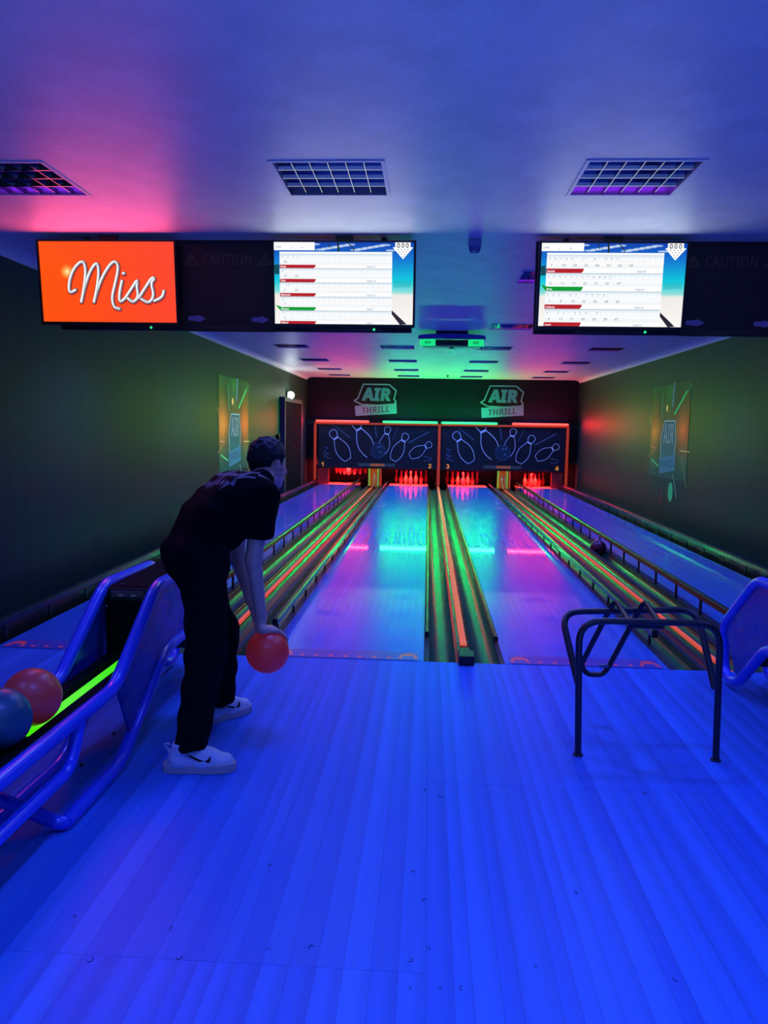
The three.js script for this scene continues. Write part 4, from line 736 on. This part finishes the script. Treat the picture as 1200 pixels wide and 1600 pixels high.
  const skin = mat([0.62, 0.40, 0.31], 0.5, { roughnessMap: speckTex });
  const lo = (a) => { const v = a[0].clone(); a.forEach((p) => v.min(p)); return v; }, hi = (a) => { const v = a[0].clone(); a.forEach((p) => v.max(p)); return v; };
  const all = Object.values(J), pad = (v, s) => v.clone().addScalar(s);
  const coarse = surface((p) => bodyField(p), pad(lo(all), -0.16), pad(hi(all), 0.16), 0.011);
  const headG = surface((p) => smin(headField(p), bone(p, J.neckBase, off(J.head, HU, -0.03), 0.058, 0.052), 0.03), pad(J.head, -0.16).setY(J.head.y - 0.17), pad(J.head, 0.15), 0.004);
  const hR = surface((p) => smin(handR(p), bone(p, J.elR, J.wrR, 0.040, 0.0265), 0.012), pad(bc, -0.16).setY(bc.y - 0.14), pad(bc, 0.16).setY(bc.y + 0.23), 0.0032);
  const hL = surface((p) => smin(handL(p), bone(p, J.elL, J.wrL, 0.040, 0.0265), 0.012), pad(bc, -0.21), pad(bc, 0.21), 0.0036);
  const person = mesh('person', merge([coarse, headG, hR, hL]), skin); person.position.copy(base);
  tag(person, 'person in black T-shirt, black trousers and white shoes bending forward with a red ball', 'person');
  // clothes
  const wr = (p, k) => (Math.sin(p.x * 38 + p.y * 21) * Math.sin(p.z * 33 - p.y * 17) + 0.6 * Math.sin(p.y * 55 + p.x * 30)) * k;
  const cloth = mat([0.005, 0.005, 0.007], 0.95, { specularIntensity: 0.15, bumpMap: weaveTex, bumpScale: 0.0004 });
  const spine = J.chest.clone().sub(J.waist).normalize();
  const sleeve = (s) => J['el' + s].clone().sub(J['sh' + s]).normalize();
  const sl = { R: sleeve('R'), L: sleeve('L') };
  const shirtField = (p) => {
    let d = bone(p, off(J.waist, hipLat, 0.075), off(J.waist, hipLat, -0.075), 0.118, 0.118);
    d = smin(d, bone(p, off(J.belly, lateral, 0.075), off(J.belly, lateral, -0.075), 0.124, 0.124), 0.08);
    d = smin(d, bone(p, off(J.chest, lateral, 0.085), off(J.chest, lateral, -0.085), 0.124, 0.124), 0.08);
    d = smin(d, bone(p, off(J.shR, lateral, -0.02), off(J.shL, lateral, 0.02), 0.078, 0.078), 0.06);
    d = Math.max(d, -spine.dot(p.clone().sub(J.waist)) - 0.09);
    d = smin(d, bone(p, J.neckBase, off(J.neckBase, HU, 0.02), 0.066, 0.062), 0.04);
    for (const s of ['R', 'L']) { const e = J['sh' + s].clone().addScaledVector(sl[s], 0.19); const a = Math.max(bone(p, J['sh' + s], J['el' + s], 0.082, 0.075), sl[s].dot(p.clone().sub(e))); d = smin(d, a, 0.025); }
    return d + wr(p, 0.0035);
  };
  const shirtG = surface(shirtField, pad(lo([J.waist, J.shR, J.shL, J.chest, J.neckBase]), -0.25), pad(hi([J.waist, J.shR, J.shL, J.chest, J.neckBase]), 0.2), 0.01);
  // scrawled grey print on the upper back, laid out in the plane of the back
  const backN = new THREE.Vector3().crossVectors(lateral, spine).normalize(); if (backN.y < 0) backN.negate();
  metricUV(shirtG, (x, y, z) => { const q = new THREE.Vector3(x, y, z).sub(J.chest); return [0.5 + lateral.dot(q) / 0.42, 0.5 + spine.dot(q) / 0.42]; });
  const shirtTex = canvasTexture(512, 512, (c) => {
    c.fillStyle = '#0d0d10'; c.fillRect(0, 0, 512, 512); c.strokeStyle = '#7f7a84'; c.lineCap = 'round';
    for (let row = 0; row < 3; row++) { c.lineWidth = 20 - row * 3; c.beginPath(); for (let i = 0; i <= 26; i++) { const x = 70 + i * 14.5, y = 120 + row * 95 + Math.sin(i * 2.1 + row) * 30 + Math.cos(i * 3.7) * 12; i ? c.lineTo(x, y) : c.moveTo(x, y); } c.stroke(); }
  });
  shirtTex.wrapS = shirtTex.wrapT = THREE.ClampToEdgeWrapping;
  const shirtN = shirtG.toNonIndexed(), nn = shirtN.attributes.normal, uvs = shirtN.attributes.uv, t3 = new THREE.Vector3();
  for (let i = 0; i < uvs.count; i += 3) { let k = 9; for (let j = 0; j < 3; j++) k = Math.min(k, t3.fromBufferAttribute(nn, i + j).dot(backN)); if (k < 0.15) for (let j = 0; j < 3; j++) uvs.setXY(i + j, 0.02, 0.02); }
  mesh('shirt', shirtN, mat([1, 1, 1], 0.95, { map: shirtTex, specularIntensity: 0.15 }), person);
  const trouserField = (p) => {
    let d = bone(p, off(J.hipR, hipLat, -0.02), off(J.hipL, hipLat, 0.02), 0.122, 0.122);
    d = smin(d, bone(p, off(J.waist, hipLat, 0.065), off(J.waist, hipLat, -0.065), 0.11, 0.11), 0.06);
    d = Math.max(d, spine.dot(p.clone().sub(J.waist)) - 0.02);
    for (const s of ['R', 'L']) { let l = smin(bone(p, J['hip' + s], J['knee' + s], 0.108, 0.088), bone(p, J['knee' + s], J['ank' + s], 0.088, 0.068), 0.03); l = Math.max(l, J['ank' + s].y + 0.0 - p.y); d = smin(d, l, 0.03); }
    return d + wr(p, 0.005);
  };
  mesh('trousers', surface(trouserField, pad(lo([J.hipR, J.hipL, J.ankR, J.ankL]), -0.2), pad(hi([J.hipR, J.hipL, J.waist, J.ankR, J.ankL, J.kneeR]), 0.2), 0.011), cloth, person);
  // hair
  const noise = new ImprovedNoise();
  const hairField = (p) => {
    const q = p.clone().sub(J.head), f = q.dot(G), u = q.dot(HU), r = q.dot(HR);
    let d = ell(p, h(0, 0.03, -0.016), 0.087, 0.104, 0.104) + 0.007 * noise.noise(r * 45 + 3, u * 30, f * 45) + 0.004 * noise.noise(r * 120, u * 70 + 5, f * 120);
    d = Math.max(d, f * 0.85 - u * 0.42 - 0.016);                       // hair line from brow to nape
    d = Math.max(d, -(u + 0.09)); for (const [e] of ears) d = Math.max(d, 0.031 - p.distanceTo(e));
    return d;
  };
  mesh('hair', surface(hairField, pad(J.head, -0.16), pad(J.head, 0.17), 0.0045), mat([0.007, 0.006, 0.007], 0.7), person);
  // shoes
  const white = mat([0.62, 0.66, 0.74], 0.6, { roughnessMap: speckTex }), soleM = mat([0.5, 0.44, 0.42], 0.7), mark = mat([0.012, 0.012, 0.02], 0.5), lace = mat([0.55, 0.5, 0.5], 0.7);
  function shoe(heel, toe, right) {
    const g = new THREE.Group(); g.name = 'shoe'; const dir = toe.clone().sub(heel).setY(0), len = dir.length(); dir.normalize();
    g.position.copy(heel); g.quaternion.setFromRotationMatrix(new THREE.Matrix4().makeBasis(dir, new THREE.Vector3(0, 1, 0), new THREE.Vector3().crossVectors(dir, new THREE.Vector3(0, 1, 0)))); person.add(g);
    // local: x to the toe, y up, z to the wearer's right
    const q = (x, y, z) => new THREE.Vector3(x, y, z), s = len / 0.29;
    const upper = surface((p) => {
      let d = bone(p, q(0.055 * s, 0.045, 0), q(0.16 * s, 0.042, 0), 0.041, 0.043); d = smin(d, bone(p, q(0.16 * s, 0.042, 0), q(0.241 * s, 0.034, -0.002), 0.043, 0.041), 0.03);
      d = smin(d, bone(p, q(0.047 * s, 0.055, 0), q(0.06 * s, 0.105, 0), 0.042, 0.040), 0.03); d = smin(d, bone(p, q(0.085 * s, 0.10, 0), q(0.185 * s, 0.066, 0), 0.036, 0.028), 0.03);
      d = Math.max(d, 0.018 - p.y); d = Math.max(d, -bone(p, q(0.06 * s, 0.135, 0), q(0.085 * s, 0.21, 0), 0.033, 0.06)); return d;
    }, q(-0.02, 0, -0.075), q(0.31, 0.15, 0.075), 0.005);
    mesh('upper', upper, white, g);
    const sh = new THREE.Shape(); sh.moveTo(0.0, -0.028); sh.bezierCurveTo(-0.016, -0.02, -0.016, 0.02, 0.0, 0.028); sh.bezierCurveTo(0.05 * s, 0.046, 0.1 * s, 0.034, 0.15 * s, 0.044); sh.bezierCurveTo(0.21 * s, 0.054, 0.285 * s, 0.036, 0.287 * s, 0.0); sh.bezierCurveTo(0.285 * s, -0.04, 0.22 * s, -0.05, 0.15 * s, -0.042); sh.bezierCurveTo(0.1 * s, -0.034, 0.05 * s, -0.044, 0.0, -0.028);
    const sole = new THREE.ExtrudeGeometry(sh, { depth: 0.032, bevelEnabled: true, bevelSize: 0.005, bevelThickness: 0.004, bevelSegments: 2, curveSegments: 10 }).rotateX(-Math.PI / 2).translate(0, 0.004, 0);
    mesh('sole', sole, soleM, g);
    for (const zs of [1, -1]) { const m = new THREE.Shape(); m.moveTo(-0.004, 0.010); m.bezierCurveTo(-0.012, -0.034, 0.032, -0.030, 0.112, 0.018); m.bezierCurveTo(0.06, -0.002, 0.026, -0.014, 0.014, -0.008); m.bezierCurveTo(0.006, -0.004, 0.002, 0.004, -0.004, 0.010);
      const e = new THREE.ExtrudeGeometry(m, { depth: 0.012, bevelEnabled: false, curveSegments: 10 }); if (zs > 0) e.scale(-0.8, 0.9, 1).translate(0.185 * s, 0.07, 0.036); else e.scale(-0.8, 0.9, 1).translate(0.185 * s, 0.07, -0.048); const mm = mesh('side_mark', e, mark, g); }
    for (let k = 0; k < 5; k++) { const x = (0.118 + k * 0.019) * s, y = 0.122 - k * 0.0085; mesh('lace', tube([q(x, y - 0.016, -0.026), q(x + 0.004, y + 0.001, 0), q(x, y - 0.016, 0.026)], 0.0032, 0.02, false, 6, 6), lace, g); }
    mesh('heel_tab', tube([q(0.012, 0.08, -0.008), q(-0.012, 0.115, -0.006), q(0.012, 0.122, 0.006)], 0.006, 0.02, false, 6, 8), white, g);
  }
  shoe(P(-1.085, 0, 3.13), P(-0.795, 0, 3.165), true);
  shoe(P(-1.08, 0, 3.66), P(-0.895, 0, 3.87), false);
}

renderer.render(scene, camera);
